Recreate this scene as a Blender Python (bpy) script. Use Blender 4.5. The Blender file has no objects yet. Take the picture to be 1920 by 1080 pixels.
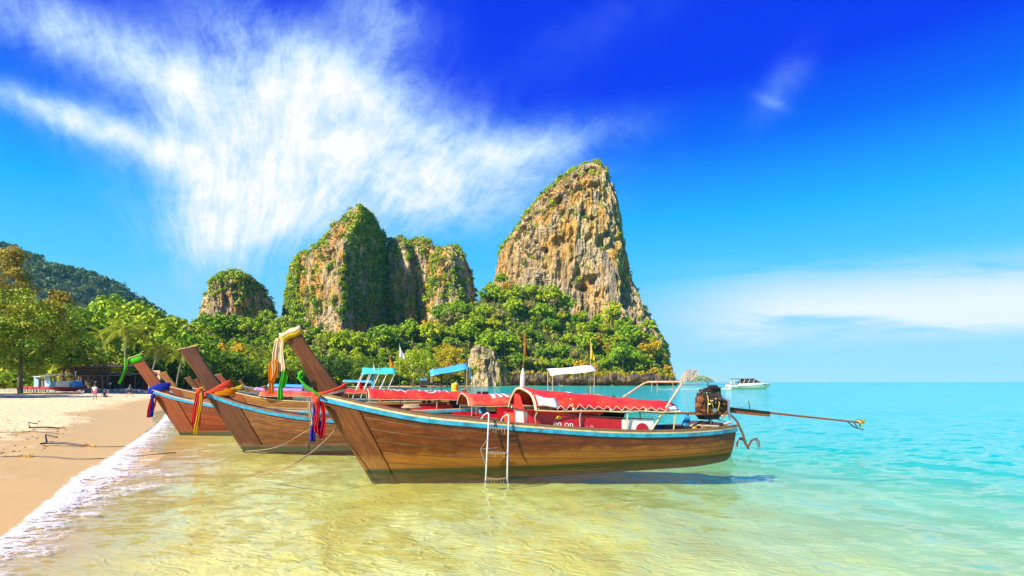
import bpy, bmesh, math, random
import numpy as np
from mathutils import Vector, Matrix

# ------------------------------------------------------------------ camera, sky, sun, exposure
scn = bpy.context.scene
COL = scn.collection
CAMZ = 2.3
cam_d = bpy.data.cameras.new('camera')
cam = bpy.data.objects.new('camera', cam_d)
COL.objects.link(cam)
cam.location = (0, 0, CAMZ)
cam.rotation_euler = (math.radians(90), 0, 0)
cam_d.sensor_width = 36.0
cam_d.lens = 18.75
cam_d.shift_y = 176 / 1920
cam_d.clip_start = 0.05
cam_d.clip_end = 60000
scn.camera = cam

SUN_EL = math.radians(36)
SUN_AZ = math.radians(226)          # clockwise from +Y: behind the viewer, to the left
sun_dir = Vector((math.sin(SUN_AZ) * math.cos(SUN_EL), math.cos(SUN_AZ) * math.cos(SUN_EL), math.sin(SUN_EL)))
sun_d = bpy.data.lights.new('sun', 'SUN')
sun_d.energy = 5.0
sun_d.angle = math.radians(0.5)
sun_d.color = (1.0, 0.90, 0.74)
sun = bpy.data.objects.new('sun', sun_d)
COL.objects.link(sun)
sun.location = (-60, -60, 80)
sun.rotation_euler = (-sun_dir).to_track_quat('-Z', 'Y').to_euler()

scn.view_settings.view_transform = 'Standard'
scn.view_settings.look = 'None'
scn.view_settings.exposure = 1.0
scn.view_settings.gamma = 1.0
scn.view_settings.use_curve_mapping = False
scn.cycles.use_denoising = True
scn.cycles.max_bounces = 7
scn.cycles.diffuse_bounces = 2
scn.cycles.glossy_bounces = 3
scn.cycles.transmission_bounces = 4
scn.cycles.transparent_max_bounces = 12
scn.cycles.volume_bounces = 2
scn.cycles.sample_clamp_indirect = 6.0
scn.cycles.caustics_reflective = False
scn.cycles.caustics_refractive = False


class NT:
    """small helper for writing node trees"""
    def __init__(self, tree):
        self.t = tree
        self.n = tree.nodes
        self.l = tree.links

    def node(self, kind, **kw):
        nd = self.n.new(kind)
        ins = kw.pop('ins', {})
        for k, v in kw.items():
            setattr(nd, k, v)
        for k, v in ins.items():
            self.put(nd.inputs[k], v)
        return nd

    def put(self, sock, v):
        if isinstance(v, bpy.types.NodeSocket):
            self.l.new(v, sock)
        elif isinstance(v, bpy.types.Node):
            self.l.new(v.outputs[0], sock)
        else:
            sock.default_value = v

    def math(self, op, a, b=None, c=None, clamp=False):
        nd = self.n.new('ShaderNodeMath')
        nd.operation = op
        nd.use_clamp = clamp
        for i, v in enumerate((a, b, c)):
            if v is not None:
                self.put(nd.inputs[i], v)
        return nd.outputs[0]

    def mapr(self, v, a, b, c=0.0, d=1.0, smooth=True):
        nd = self.n.new('ShaderNodeMapRange')
        nd.interpolation_type = 'SMOOTHSTEP' if smooth else 'LINEAR'
        self.put(nd.inputs['Value'], v)
        nd.inputs['From Min'].default_value = a
        nd.inputs['From Max'].default_value = b
        nd.inputs['To Min'].default_value = c
        nd.inputs['To Max'].default_value = d
        return nd.outputs['Result']

    def mix(self, fac, a, b, blend='MIX'):
        nd = self.n.new('ShaderNodeMix')
        nd.data_type = 'RGBA'
        nd.blend_type = blend
        self.put(nd.inputs['Factor'], fac)
        for nm, v in (('A', a), ('B', b)):
            s = [i for i in nd.inputs if i.name == nm and i.type == 'RGBA'][0]
            if isinstance(v, tuple) and len(v) == 3:
                v = (*v, 1)
            self.put(s, v)
        return [o for o in nd.outputs if o.type == 'RGBA'][0]

    def noise(self, vec, scale, detail=3.0, rough=0.55, dist=0.0):
        nd = self.n.new('ShaderNodeTexNoise')
        if vec is not None:
            self.put(nd.inputs['Vector'], vec)
        nd.inputs['Scale'].default_value = scale
        nd.inputs['Detail'].default_value = detail
        nd.inputs['Roughness'].default_value = rough
        nd.inputs['Distortion'].default_value = dist
        return nd.outputs['Fac']

    def scale(self, vec, s):
        nd = self.n.new('ShaderNodeVectorMath')
        nd.operation = 'MULTIPLY'
        self.put(nd.inputs[0], vec)
        self.put(nd.inputs[1], s)
        return nd.outputs[0]

    def ramp(self, fac, stops):
        nd = self.n.new('ShaderNodeValToRGB')
        e = nd.color_ramp.elements
        while len(e) < len(stops):
            e.new(0.5)
        for el, (p, c) in zip(e, stops):
            el.position = p
            el.color = (*c, 1)
        self.put(nd.inputs[0], fac)
        return nd.outputs[0]


# ---- world: physical sky made deeper in colour, with cirrus laid out by direction
world = bpy.data.worlds.new('World')
scn.world = world
world.use_nodes = True
w = NT(world.node_tree)
w.n.clear()
sky = w.node('ShaderNodeTexSky', sky_type='NISHITA')
sky.sun_disc = False
sky.sun_elevation = SUN_EL
sky.sun_rotation = SUN_AZ
sky.altitude = 0
sky.air_density = 1.0
sky.dust_density = 0.35
sky.ozone_density = 2.2
tc = w.node('ShaderNodeTexCoord')
sep = w.node('ShaderNodeSeparateXYZ', ins={0: tc.outputs['Generated']})
dx, dy, dz = sep.outputs
ay = w.math('MAXIMUM', w.math('ABSOLUTE', dy), 0.05)
cu = w.math('DIVIDE', dx, ay)                     # azimuth plane coordinates of the direction
cv = w.math('DIVIDE', w.math('MAXIMUM', dz, 0.0), ay)
skyc = w.scale(sky.outputs[0], (0.004, 0.040, 0.09))
el = w.ramp(w.math('MAXIMUM', dz, 0.0), [(0.0, (0.30, 0.43, 0.49)), (0.06, (0.21, 0.39, 0.49)), (0.18, (0.055, 0.32, 0.50)), (0.28, (0.008, 0.24, 0.50)), (0.39, (0.0, 0.072, 0.49)), (0.47, (0.0, 0.014, 0.47)), (0.75, (0.0, 0.010, 0.42)), (1.0, (0.0, 0.014, 0.34))])
deep = w.mix(0.07, el, skyc)

# fan-shaped cirrus: polar coordinates about the root of the fan
ru = w.math('SUBTRACT', cu, -0.53)
rv = w.math('SUBTRACT', cv, -0.05)
wob = w.noise(tc.outputs['Generated'], 4.5, 6.0, 0.62)
wob2 = w.math('MULTIPLY', w.math('SUBTRACT', wob, 0.5), 0.24)
ang = w.math('ADD', w.math('ARCTAN2', ru, rv), wob2)
rad = w.math('SQRT', w.math('ADD', w.math('MULTIPLY', ru, ru), w.math('MULTIPLY', rv, rv)))
cvec = w.node('ShaderNodeCombineXYZ', ins={0: w.math('MULTIPLY', ang, 4.0), 1: w.math('MULTIPLY', rad, 3.6), 2: 0.37}).outputs[0]
streak = w.noise(cvec, 1.25, 9.0, 0.66, 0.12)
cvec2 = w.node('ShaderNodeCombineXYZ', ins={0: w.math('MULTIPLY', ang, 22.0), 1: w.math('MULTIPLY', rad, 8.0), 2: 4.1}).outputs[0]
fine = w.noise(cvec2, 1.4, 8.0, 0.7, 0.15)


def blob(u0, v0, su, sv, rot=0.0, p=1.0):
    a = w.math('SUBTRACT', cu, u0)
    b = w.math('SUBTRACT', cv, v0)
    c, s = math.cos(rot), math.sin(rot)
    x = w.math('DIVIDE', w.math('ADD', w.math('MULTIPLY', a, c), w.math('MULTIPLY', b, s)), su)
    y = w.math('DIVIDE', w.math('SUBTRACT', w.math('MULTIPLY', b, c), w.math('MULTIPLY', a, s)), sv)
    r2 = w.math('ADD', w.math('MULTIPLY', x, x), w.math('MULTIPLY', y, y))
    return w.math('MULTIPLY', w.math('EXPONENT', w.math('MULTIPLY', r2, -1.0)), p)


bl = [blob(-0.47, 0.40, 0.20, 0.15, 0.1, 1.0),
      blob(-0.52, 0.31, 0.085, 0.10, -0.3, 0.7),
      blob(-0.16, 0.37, 0.24, 0.09, 0.10, 0.95),
      blob(-0.34, 0.56, 0.26, 0.07, -0.50, 0.85),
      blob(-0.66, 0.58, 0.36, 0.060, -0.42, 0.80),
      blob(-0.84, 0.50, 0.20, 0.030, -0.32, 0.62),
      blob(-0.72, 0.45, 0.20, 0.05, -0.30, 0.35),
      blob(-0.25, 0.70, 0.12, 0.08, -0.9, 0.40),
      blob(0.07, 0.45, 0.15, 0.035, 0.22, 0.42),
      blob(-0.62, 0.25, 0.045, 0.10, 0.2, 0.30),
      blob(0.51, 0.56, 0.08, 0.030, 0.9, 0.15),
      blob(0.485, 0.525, 0.035, 0.010, -0.4, 0.16),
      blob(0.15, 0.66, 0.20, 0.05, 0.5, 0.06)]
msk = bl[0]
for b_ in bl[1:]:
    msk = w.math('ADD', msk, b_)
iso = w.noise(w.node('ShaderNodeCombineXYZ', ins={0: cu, 1: w.math('MULTIPLY', cv, 1.25), 2: 2.2}).outputs[0], 7.5, 10.0, 0.66, 0.3)
tex = w.math('ADD', w.math('ADD', w.math('MULTIPLY', streak, 0.36), w.math('MULTIPLY', fine, 0.22)), w.math('MULTIPLY', iso, 0.42))
tex = w.math('POWER', w.mapr(tex, 0.36, 0.62, smooth=False), 1.2)
mk = w.math('MINIMUM', msk, 1.0)
cirrus = w.math('ADD', w.math('MULTIPLY', mk, tex), w.math('MULTIPLY', w.math('POWER', mk, 2.5), 0.34), clamp=True)
# low thin bank over the open sea
bvec = w.node('ShaderNodeCombineXYZ', ins={0: w.math('MULTIPLY', cu, 1.3), 1: w.math('MULTIPLY', cv, 9.0), 2: 1.7}).outputs[0]
bank = w.noise(bvec, 1.6, 5.0, 0.6, 0.3)
bank = w.mapr(w.math('ADD', bank, w.math('MULTIPLY', cu, 0.06)), 0.26, 0.56)
tilt = w.math('SUBTRACT', cv, w.math('MULTIPLY', cu, 0.06))
band = w.math('MULTIPLY', w.mapr(tilt, 0.005, 0.06), w.math('SUBTRACT', 1.0, w.mapr(tilt, 0.09, 0.23)))
bank = w.math('MULTIPLY', w.math('MULTIPLY', bank, band), w.mapr(cu, 0.12, 0.55))
cloud = w.math('MAXIMUM', cirrus, w.math('MULTIPLY', bank, 0.92))
veil = w.math('MINIMUM', w.math('MULTIPLY', cloud, 1.5), 1.0)          # thin ice veils are blue-white, the thick parts white
skyf = w.mix(w.math('MULTIPLY', veil, 0.9), deep, (0.07, 0.31, 0.50))
skyf = w.mix(w.math('POWER', cloud, 1.25), skyf, (0.505, 0.51, 0.52))
bg = w.node('ShaderNodeBackground', ins={0: skyf, 1: 1.0})
wo = w.node('ShaderNodeOutputWorld', ins={0: bg.outputs[0]})
world.cycles.sampling_method = 'MANUAL'
world.cycles.sample_map_resolution = 512


# ------------------------------------------------------------------ helpers
def P(px, py, Y):
    """world point seen at photo pixel (px,py) at depth Y"""
    return Vector(((px - 960) / 1000 * Y, Y, CAMZ + (716 - py) / 1000 * Y))


def G(px, py, z=0.0):
    Y = (CAMZ - z) * 1000 / (py - 716)
    return Vector(((px - 960) / 1000 * Y, Y, z))


def _hash(ix, iy, iz, seed):
    h = (ix.astype(np.int64) * 374761393 + iy.astype(np.int64) * 668265263 + iz.astype(np.int64) * 2147483647 + seed * 1274126177) & 0xffffffff
    h = ((h ^ (h >> 13)) * 1274126177) & 0xffffffff
    h = ((h ^ (h >> 16)) * 2246822519) & 0xffffffff
    return ((h ^ (h >> 15)) & 0xffffff) / float(0xffffff)


def vnoise(p, seed=0):
    i = np.floor(p).astype(np.int64)
    f = p - i
    f = f * f * f * (f * (f * 6 - 15) + 10)
    r = np.zeros(len(p))
    for a in (0, 1):
        wx = f[:, 0] if a else 1 - f[:, 0]
        for b in (0, 1):
            wy = f[:, 1] if b else 1 - f[:, 1]
            for c in (0, 1):
                wz = f[:, 2] if c else 1 - f[:, 2]
                r += wx * wy * wz * _hash(i[:, 0] + a, i[:, 1] + b, i[:, 2] + c, seed)
    return r


def fbm(p, octv=4, seed=0, gain=0.5):
    r = np.zeros(len(p))
    a, t = 1.0, 0.0
    q = p.copy()
    for k in range(octv):
        r += a * vnoise(q, seed + k * 17)
        t += a
        a *= gain
        q = q * 2.03 + 7.7
    return r / t


def mesh_np(name, V, F, smooth=False, tint=None):
    """mesh from numpy arrays; F is (m,4) or (m,3)"""
    V = np.asarray(V, dtype=np.float32)
    F = np.asarray(F, dtype=np.int32)
    me = bpy.data.meshes.new(name)
    me.vertices.add(len(V))
    me.vertices.foreach_set('co', V.ravel())
    k = F.shape[1]
    me.loops.add(F.size)
    me.loops.foreach_set('vertex_index', F.ravel())
    me.polygons.add(len(F))
    me.polygons.foreach_set('loop_start', np.arange(0, F.size, k, dtype=np.int32))
    if smooth:
        me.polygons.foreach_set('use_smooth', np.ones(len(F), dtype=bool))
    me.update(calc_edges=True)
    if tint is not None:
        at = me.attributes.new('tint', 'FLOAT', 'POINT')
        at.data.foreach_set('value', np.asarray(tint, dtype=np.float32))
    return me


def grid_faces(nr, nc, wrap=False):
    r = np.arange(nr - 1)[:, None]
    c = np.arange(nc if wrap else nc - 1)[None, :]
    c2 = (c + 1) % nc
    a = r * nc + c
    b = r * nc + c2
    return np.stack([a, b, b + nc, a + nc], -1).reshape(-1, 4)


def link(name, me, mat=None, parent=None, loc=None):
    o = bpy.data.objects.new(name, me)
    COL.objects.link(o)
    if mat is not None and me is not None and len(me.materials) == 0:
        me.materials.append(mat)
    if parent is not None:
        o.parent = parent
    if loc is not None:
        o.location = loc
    return o


def tag(o, label, cat, group=None, kind=None):
    o['label'] = label
    if cat:
        o['category'] = cat
    if group:
        o['group'] = group
    if kind:
        o['kind'] = kind
    return o


def thing(name, label, cat, loc=(0, 0, 0), rz=0.0, group=None):
    o = bpy.data.objects.new(name, None)
    o.empty_display_size = 0.2
    COL.objects.link(o)
    o.location = loc
    o.rotation_euler = (0, 0, rz)
    return tag(o, label, cat, group)


class MB:
    """collects shapes into one mesh"""
    def __init__(self):
        self.v, self.f = [], []

    def add(self, vs, fs):
        n = len(self.v)
        self.v += [tuple(q) for q in vs]
        self.f += [tuple(i + n for i in q) for q in fs]
        return self

    def box(self, c, s, rot=None):
        h = Vector(s) / 2
        vs = []
        for z in (-1, 1):
            for x, y in ((-1, -1), (1, -1), (1, 1), (-1, 1)):
                q = Vector((x * h.x, y * h.y, z * h.z))
                if rot is not None:
                    q = rot @ q
                vs.append(q + Vector(c))
        return self.add(vs, [(3, 2, 1, 0), (4, 5, 6, 7), (0, 1, 5, 4), (1, 2, 6, 5), (2, 3, 7, 6), (3, 0, 4, 7)])

    def bar(self, a, b, w, h=None):
        """rectangular bar from a to b"""
        a, b = Vector(a), Vector(b)
        d = b - a
        q = d.to_track_quat('X', 'Z').to_matrix()
        return self.box((a + b) / 2, (d.length, w, h or w), q)

    def tube(self, pts, r, seg=8, caps=True):
        pts = [Vector(p) for p in pts]
        n = len(pts)
        rs = r if isinstance(r, (list, tuple)) else [r] * n
        vs, fs = [], []
        up = None
        for i, p in enumerate(pts):
            d = (pts[min(i + 1, n - 1)] - pts[max(i - 1, 0)])
            if d.length < 1e-9:
                d = Vector((0, 0, 1))
            d.normalize()
            if up is None:
                up = Vector((0, 0, 1)) if abs(d.z) < 0.9 else Vector((1, 0, 0))
            s = d.cross(up)
            if s.length < 1e-6:
                s = d.orthogonal()
            s.normalize()
            up = s.cross(d).normalized()
            for k in range(seg):
                a = 2 * math.pi * k / seg
                vs.append(p + (s * math.cos(a) + up * math.sin(a)) * rs[i])
        for i in range(n - 1):
            for k in range(seg):
                k2 = (k + 1) % seg
                fs.append((i * seg + k, i * seg + k2, (i + 1) * seg + k2, (i + 1) * seg + k))
        if caps:
            fs.append(tuple(reversed(range(seg))))
            fs.append(tuple((n - 1) * seg + k for k in range(seg)))
        return self.add(vs, fs)

    def disc(self, c, axis, r, t, seg=16, r2=None):
        a = Vector(axis).normalized()
        c = Vector(c)
        return self.tube([c - a * t / 2, c + a * t / 2], [r, r2 if r2 is not None else r], seg)

    def ball(self, c, r, seg=10, rings=7, s=(1, 1, 1)):
        vs, fs = [], []
        for i in range(rings + 1):
            th = math.pi * i / rings
            for k in range(seg):
                ph = 2 * math.pi * k / seg
                vs.append((c[0] + r * s[0] * math.sin(th) * math.cos(ph), c[1] + r * s[1] * math.sin(th) * math.sin(ph), c[2] + r * s[2] * math.cos(th)))
        for i in range(rings):
            for k in range(seg):
                k2 = (k + 1) % seg
                fs.append((i * seg + k, (i + 1) * seg + k, (i + 1) * seg + k2, i * seg + k2))
        return self.add(vs, fs)

    def sheet(self, rows):
        """grid of points -> quads"""
        nr, nc = len(rows), len(rows[0])
        vs = [p for r in rows for p in r]
        fs = [(i * nc + j, i * nc + j + 1, (i + 1) * nc + j + 1, (i + 1) * nc + j) for i in range(nr - 1) for j in range(nc - 1)]
        return self.add(vs, fs)

    def prism(self, poly, y0, y1):
        """polygon in (x,z) extruded along y"""
        n = len(poly)
        vs = [(p[0], y0, p[1]) for p in poly] + [(p[0], y1, p[1]) for p in poly]
        fs = [tuple(range(n)), tuple(reversed(range(n, 2 * n)))]
        fs += [(i, i + n, (i + 1) % n + n, (i + 1) % n) for i in range(n)]
        return self.add(vs, fs)

    def mesh(self, name, smooth=False):
        me = bpy.data.meshes.new(name)
        me.from_pydata(self.v, [], self.f)
        me.validate()
        bm = bmesh.new()
        bm.from_mesh(me)
        bmesh.ops.recalc_face_normals(bm, faces=bm.faces)
        bm.to_mesh(me)
        bm.free()
        if smooth:
            me.polygons.foreach_set('use_smooth', [True] * len(me.polygons))
            if smooth == 'auto':
                me.set_sharp_from_angle(angle=math.radians(38))
        return me

    def build(self, name, mat, parent=None, smooth='auto', loc=None, thick=0.0, bevel=0.0):
        o = link(name, self.mesh(name, smooth), mat, parent, loc)
        if thick:
            m = o.modifiers.new('solid', 'SOLIDIFY')
            m.thickness = thick
            m.offset = 0
        if bevel:
            m = o.modifiers.new('bevel', 'BEVEL')
            m.width = bevel
            m.segments = 2
            m.limit_method = 'ANGLE'
        return o


def copy_tree(o, parent=None):
    c = o.copy()
    COL.objects.link(c)
    c.parent = parent
    for ch in list(o.children):
        copy_tree(ch, c)
    return c


def hermite(xs, ys):
    xs, ys = np.array(xs, float), np.array(ys, float)
    m = np.gradient(ys, xs)

    def f(x):
        x = np.clip(np.asarray(x, float), xs[0], xs[-1])
        i = np.clip(np.searchsorted(xs, x) - 1, 0, len(xs) - 2)
        h = xs[i + 1] - xs[i]
        t = (x - xs[i]) / h
        return ((2 * t**3 - 3 * t**2 + 1) * ys[i] + (t**3 - 2 * t**2 + t) * h * m[i] + (-2 * t**3 + 3 * t**2) * ys[i + 1] + (t**3 - t**2) * h * m[i + 1])
    return f


# ------------------------------------------------------------------ materials
def new_mat(name):
    m = bpy.data.materials.new(name)
    m.use_nodes = True
    t = NT(m.node_tree)
    t.n.clear()
    out = t.node('ShaderNodeOutputMaterial')
    return m, t, out


def principled(t, out, color, rough=0.6, metal=0.0, spec=0.5, normal=None, **kw):
    b = t.node('ShaderNodeBsdfPrincipled')
    if isinstance(color, tuple) and len(color) == 3:
        color = (*color, 1)
    t.put(b.inputs['Base Color'], color)
    t.put(b.inputs['Roughness'], rough)
    t.put(b.inputs['Metallic'], metal)
    b.inputs['Specular IOR Level'].default_value = spec
    if normal is not None:
        t.put(b.inputs['Normal'], normal)
    for k, v in kw.items():
        t.put(b.inputs[k], v)
    t.l.new(b.outputs[0], out.inputs['Surface'])
    return b


def bump(t, h, strength=0.4, dist=0.02):
    b = t.node('ShaderNodeBump', ins={'Strength': strength, 'Distance': dist, 'Height': h})
    return b.outputs[0]


_cache = {}


def paint(name, col, rough=0.5, metal=0.0, wear=0.25, scale=6.0, dark=0.55, spec=0.5, bumpd=0.004):
    """painted or worn surface with patchy tone and fine relief"""
    if name in _cache:
        return _cache[name]
    m, t, out = new_mat(name)
    co = t.node('ShaderNodeTexCoord').outputs['Object']
    n1 = t.noise(co, scale, 5, 0.6)
    n2 = t.noise(co, scale * 7, 3, 0.6)
    f = t.mapr(t.math('ADD', t.math('MULTIPLY', n1, 0.7), t.math('MULTIPLY', n2, 0.3)), 0.42, 0.66)
    c = t.mix(t.math('MULTIPLY', f, wear * 2), col, tuple(x * dark for x in col))
    principled(t, out, c, t.math('ADD', rough - 0.1, t.math('MULTIPLY', n2, 0.2)), metal, spec, bump(t, n2, 0.5, bumpd))
    _cache[name] = m
    return m
# ------------------------------------------------------------------ the ground: beach, land and sea bed as one sheet
SHORE = [(-2.0, -120), (-2.4, -60), (-3.2, -20), (-4.4, -5), (-5.6, 2), (-6.8, 7.1), (-9.4, 12.5), (-13.4, 19.5), (-18.3, 27.4), (-27.5, 42),
         (-39, 62), (-54, 92), (-70, 128), (-76, 164), (-68, 209), (-51, 250), (-24, 284), (6, 303), (40, 312), (80, 320), (101, 332)]
LANDPOLY = SHORE + [(113, 365), (112, 460), (60, 560), (-100, 850), (-200, 1400), (-2600, 1700), (-2600, -120)]


def signed_dist(X, Y):
    """distance to the shoreline, positive on land"""
    d = np.full(X.shape, 1e9)
    n = len(LANDPOLY)
    inside = np.zeros(X.shape, bool)
    for i in range(n):
        x0, y0 = LANDPOLY[i]
        x1, y1 = LANDPOLY[(i + 1) % n]
        ex, ey = x1 - x0, y1 - y0
        t = np.clip(((X - x0) * ex + (Y - y0) * ey) / (ex * ex + ey * ey), 0, 1)
        d = np.minimum(d, np.hypot(X - x0 - t * ex, Y - y0 - t * ey))
        c = ((y0 > Y) != (y1 > Y))
        with np.errstate(divide='ignore', invalid='ignore'):
            xi = x0 + (Y - y0) * ex / (ey if ey != 0 else 1e-9)
        inside ^= c & (X < xi)
    return np.where(inside, d, -d)


def ground_z(X, Y, detail=True):
    X = np.asarray(X, float)
    Y = np.asarray(Y, float)
    d = signed_dist(X, Y)
    if detail:
        q = np.stack([X * 0.11, Y * 0.11, np.zeros_like(X)], -1).reshape(-1, 3)
        d = d + ((fbm(q, 3, 5) - 0.5) * 3.2).reshape(X.shape)
    land = np.where(d < 12, 0.034 * d, 0.408 + 0.007 * (d - 12))
    land = np.minimum(land, 2.2)
    e = -d
    sea = np.where(e < 10, 0.052 * e, 0.52 + 0.075 * (e - 10))
    sea = np.where(e > 60, 4.27 + 0.02 * (e - 60), sea)
    sea = -np.minimum(sea, 9.0)
    z = np.where(d > 0, land, sea)
    if detail:
        q = np.stack([X * 0.5, Y * 0.5, np.zeros_like(X)], -1).reshape(-1, 3)
        z = z + ((fbm(q, 4, 9) - 0.5) * 0.09).reshape(X.shape) * np.clip(np.abs(d) / 4, 0.15, 1)
    return z


def polar_sheet(r_list, th_list):
    R, T = np.meshgrid(r_list, th_list, indexing='ij')
    return R * np.sin(T), R * np.cos(T)


th = np.concatenate([np.linspace(-math.radians(58), math.radians(58), 420), np.linspace(math.radians(60), math.radians(298), 70)])
rr = [0.4]
while rr[-1] < 6500:
    rr.append(rr[-1] * (1.018 if rr[-1] < 130 else 1.05) + 0.012)
rr = np.array(rr)
GX, GY = polar_sheet(rr, th)
GZ = ground_z(GX, GY)
# small sand ripples and footprints close by
q = np.stack([GX * 3.0 + GY * 1.1, GY * 1.2 - GX * 0.5, np.zeros_like(GX)], -1).reshape(-1, 3)
GZ += ((fbm(q, 3, 21) - 0.5) * 0.035).reshape(GX.shape) * (np.hypot(GX, GY) < 70) * np.clip(np.abs(GZ) * 8, 0.1, 1)
V = np.stack([GX, GY, GZ], -1).reshape(-1, 3)
F = grid_faces(len(rr), len(th), wrap=True)

m_sand, t, out = new_mat('sand')
geo = t.node('ShaderNodeNewGeometry')
pos = geo.outputs['Position']
pz = t.node('ShaderNodeSeparateXYZ', ins={0: pos}).outputs[2]
n1 = t.noise(pos, 0.55, 4, 0.6)
n2 = t.noise(pos, 6.0, 4, 0.65)
n3 = t.noise(pos, 60.0, 2, 0.6)
zz = t.math('ADD', pz, t.math('MULTIPLY', t.math('SUBTRACT', n1, 0.5), 0.16))
wet = t.math('SUBTRACT', 1.0, t.mapr(zz, 0.10, 0.19))
dry_c = t.mix(n2, (0.66, 0.53, 0.25), (0.78, 0.65, 0.36))
dry_c = t.mix(t.mapr(n3, 0.6, 0.8), dry_c, (0.34, 0.24, 0.12))
wet_c = t.mix(n2, (0.54, 0.33, 0.08), (0.66, 0.43, 0.14))
bed_c = t.mix(t.mapr(n1, 0.35, 0.7), (0.62, 0.50, 0.08), (0.74, 0.65, 0.16))
deepf = t.mapr(pz, 0.0, -0.12, 0.0, 1.0)
sc = t.mix(wet, dry_c, wet_c)
sc = t.mix(deepf, sc, bed_c)
rg = t.mapr(wet, 0.0, 1.0, 0.85, 0.38)
# sand ripples on the bed: crests between irregular hollows
rp = t.noise(t.scale(pos, (1.0, 1.5, 1.0)), 2.3, 2, 0.5, 0.9)
rip = t.math('SUBTRACT', 1.0, t.math('ABSOLUTE', t.math('MULTIPLY', t.math('SUBTRACT', rp, 0.5), 4.0)))
rp2 = t.noise(t.scale(pos, (1.0, 1.5, 1.0)), 5.5, 2, 0.5, 0.8)
rip2 = t.math('SUBTRACT', 1.0, t.math('ABSOLUTE', t.math('MULTIPLY', t.math('SUBTRACT', rp2, 0.5), 4.0)))
rip = t.math('MULTIPLY', t.math('ADD', rip, t.math('MULTIPLY', rip2, 0.45)), deepf)
foot = t.node('ShaderNodeTexVoronoi', feature='SMOOTH_F1')
t.put(foot.inputs['Vector'], t.scale(pos, (1.0, 1.6, 0.2)))
foot.inputs['Scale'].default_value = 2.6
n2f = t.math('ADD', n2, t.math('MULTIPLY', foot.outputs['Distance'], 2.2))
hgt_ = t.math('ADD', t.math('MULTIPLY', t.math('ADD', n2f, t.math('MULTIPLY', n3, 0.3)), t.mapr(wet, 0, 1, 0.9, 0.04)), t.math('MULTIPLY', rip, 0.4))
principled(t, out, sc, rg, 0.0, 0.28, bump(t, hgt_, 1.0, 0.04))
ground = link('ground', mesh_np('ground', V, F, True), m_sand)
ground['kind'] = 'structure'
ground['label'] = 'pale yellow sand beach sloping under the clear water'

# ------------------------------------------------------------------ the sea: wavy closed body of clear water
rw = [0.5]
while rw[-1] < 6300:
    rw.append(rw[-1] * (1.016 if rw[-1] < 60 else (1.03 if rw[-1] < 400 else 1.08)) + 0.01)
rw = np.array(rw)
WX, WY = polar_sheet(rw, th)


def wave_z(X, Y):
    z = np.zeros_like(X)
    rs = np.random.RandomState(3)
    for k in range(9):
        a = math.radians(200 + rs.uniform(-34, 34))       # small swell running in to the beach
        lam = [2.6, 1.9, 1.35, 0.95, 0.7, 3.4, 1.1, 0.55, 0.8][k]
        amp = 0.0042 * lam
        kx, ky = math.cos(a) * 2 * math.pi / lam, math.sin(a) * 2 * math.pi / lam
        qq = np.stack([X * 0.15 + k * 3.1, Y * 0.15, np.zeros_like(X)], -1).reshape(-1, 3)
        ph = (vnoise(qq, 40 + k) * 9).reshape(X.shape)
        z += amp * np.sin(kx * X + ky * Y + ph + rs.uniform(0, 6))
    return z


RW = np.hypot(WX, WY)
WZ = wave_z(WX, WY) * np.clip(1.3 - RW / 60, 0, 1)
WZ *= np.clip(-signed_dist(WX, WY) / 4, 0.25, 1)
n_r, n_t = len(rw), len(th)
V = np.stack([WX, WY, WZ], -1).reshape(-1, 3)
F = grid_faces(n_r, n_t, wrap=True)
low = np.stack([WX[-1], WY[-1], np.full(n_t, -16.0)], -1)
low0 = np.stack([WX[0], WY[0], np.full(n_t, -16.0)], -1)
nv = len(V)
V = np.concatenate([V, low, low0])
c = np.arange(n_t)
c2 = (c + 1) % n_t
o_ = (n_r - 1) * n_t
F = np.concatenate([F, np.stack([o_ + c, o_ + c2, nv + c2, nv + c], -1),
                    np.stack([nv + c, nv + c2, nv + n_t + c2, nv + n_t + c], -1),
                    np.stack([nv + n_t + c, nv + n_t + c2, c2, c], -1)])
m_water, t, out = new_mat('sea_water')
pos = t.node('ShaderNodeNewGeometry').outputs['Position']
sv = t.scale(pos, (0.75, 1.5, 1.0))
b1 = t.noise(sv, 1.5, 4, 0.6, 0.8)
b2 = t.noise(sv, 5.0, 3, 0.55, 0.6)
b3 = t.noise(t.scale(pos, (0.16, 0.42, 1)), 1.0, 5, 0.62, 0.4)
hh = t.math('ADD', t.math('ADD', t.math('MULTIPLY', b1, 0.55), t.math('MULTIPLY', b2, 0.26)), t.math('MULTIPLY', b3, 1.7))


def slope(vec, sc, det, amp):
    nd = t.node('ShaderNodeTexNoise', ins={'Vector': vec, 'Scale': sc, 'Detail': det, 'Roughness': 0.55, 'Distortion': 0.6})
    v_ = t.node('ShaderNodeVectorMath', operation='SUBTRACT', ins={0: nd.outputs['Color'], 1: (0.5, 0.5, 0.5)}).outputs[0]
    return t.scale(v_, (amp, amp * 1.3, 0.0))


def vadd(a_, b_):
    return t.node('ShaderNodeVectorMath', operation='ADD', ins={0: a_, 1: b_}).outputs[0]


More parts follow.
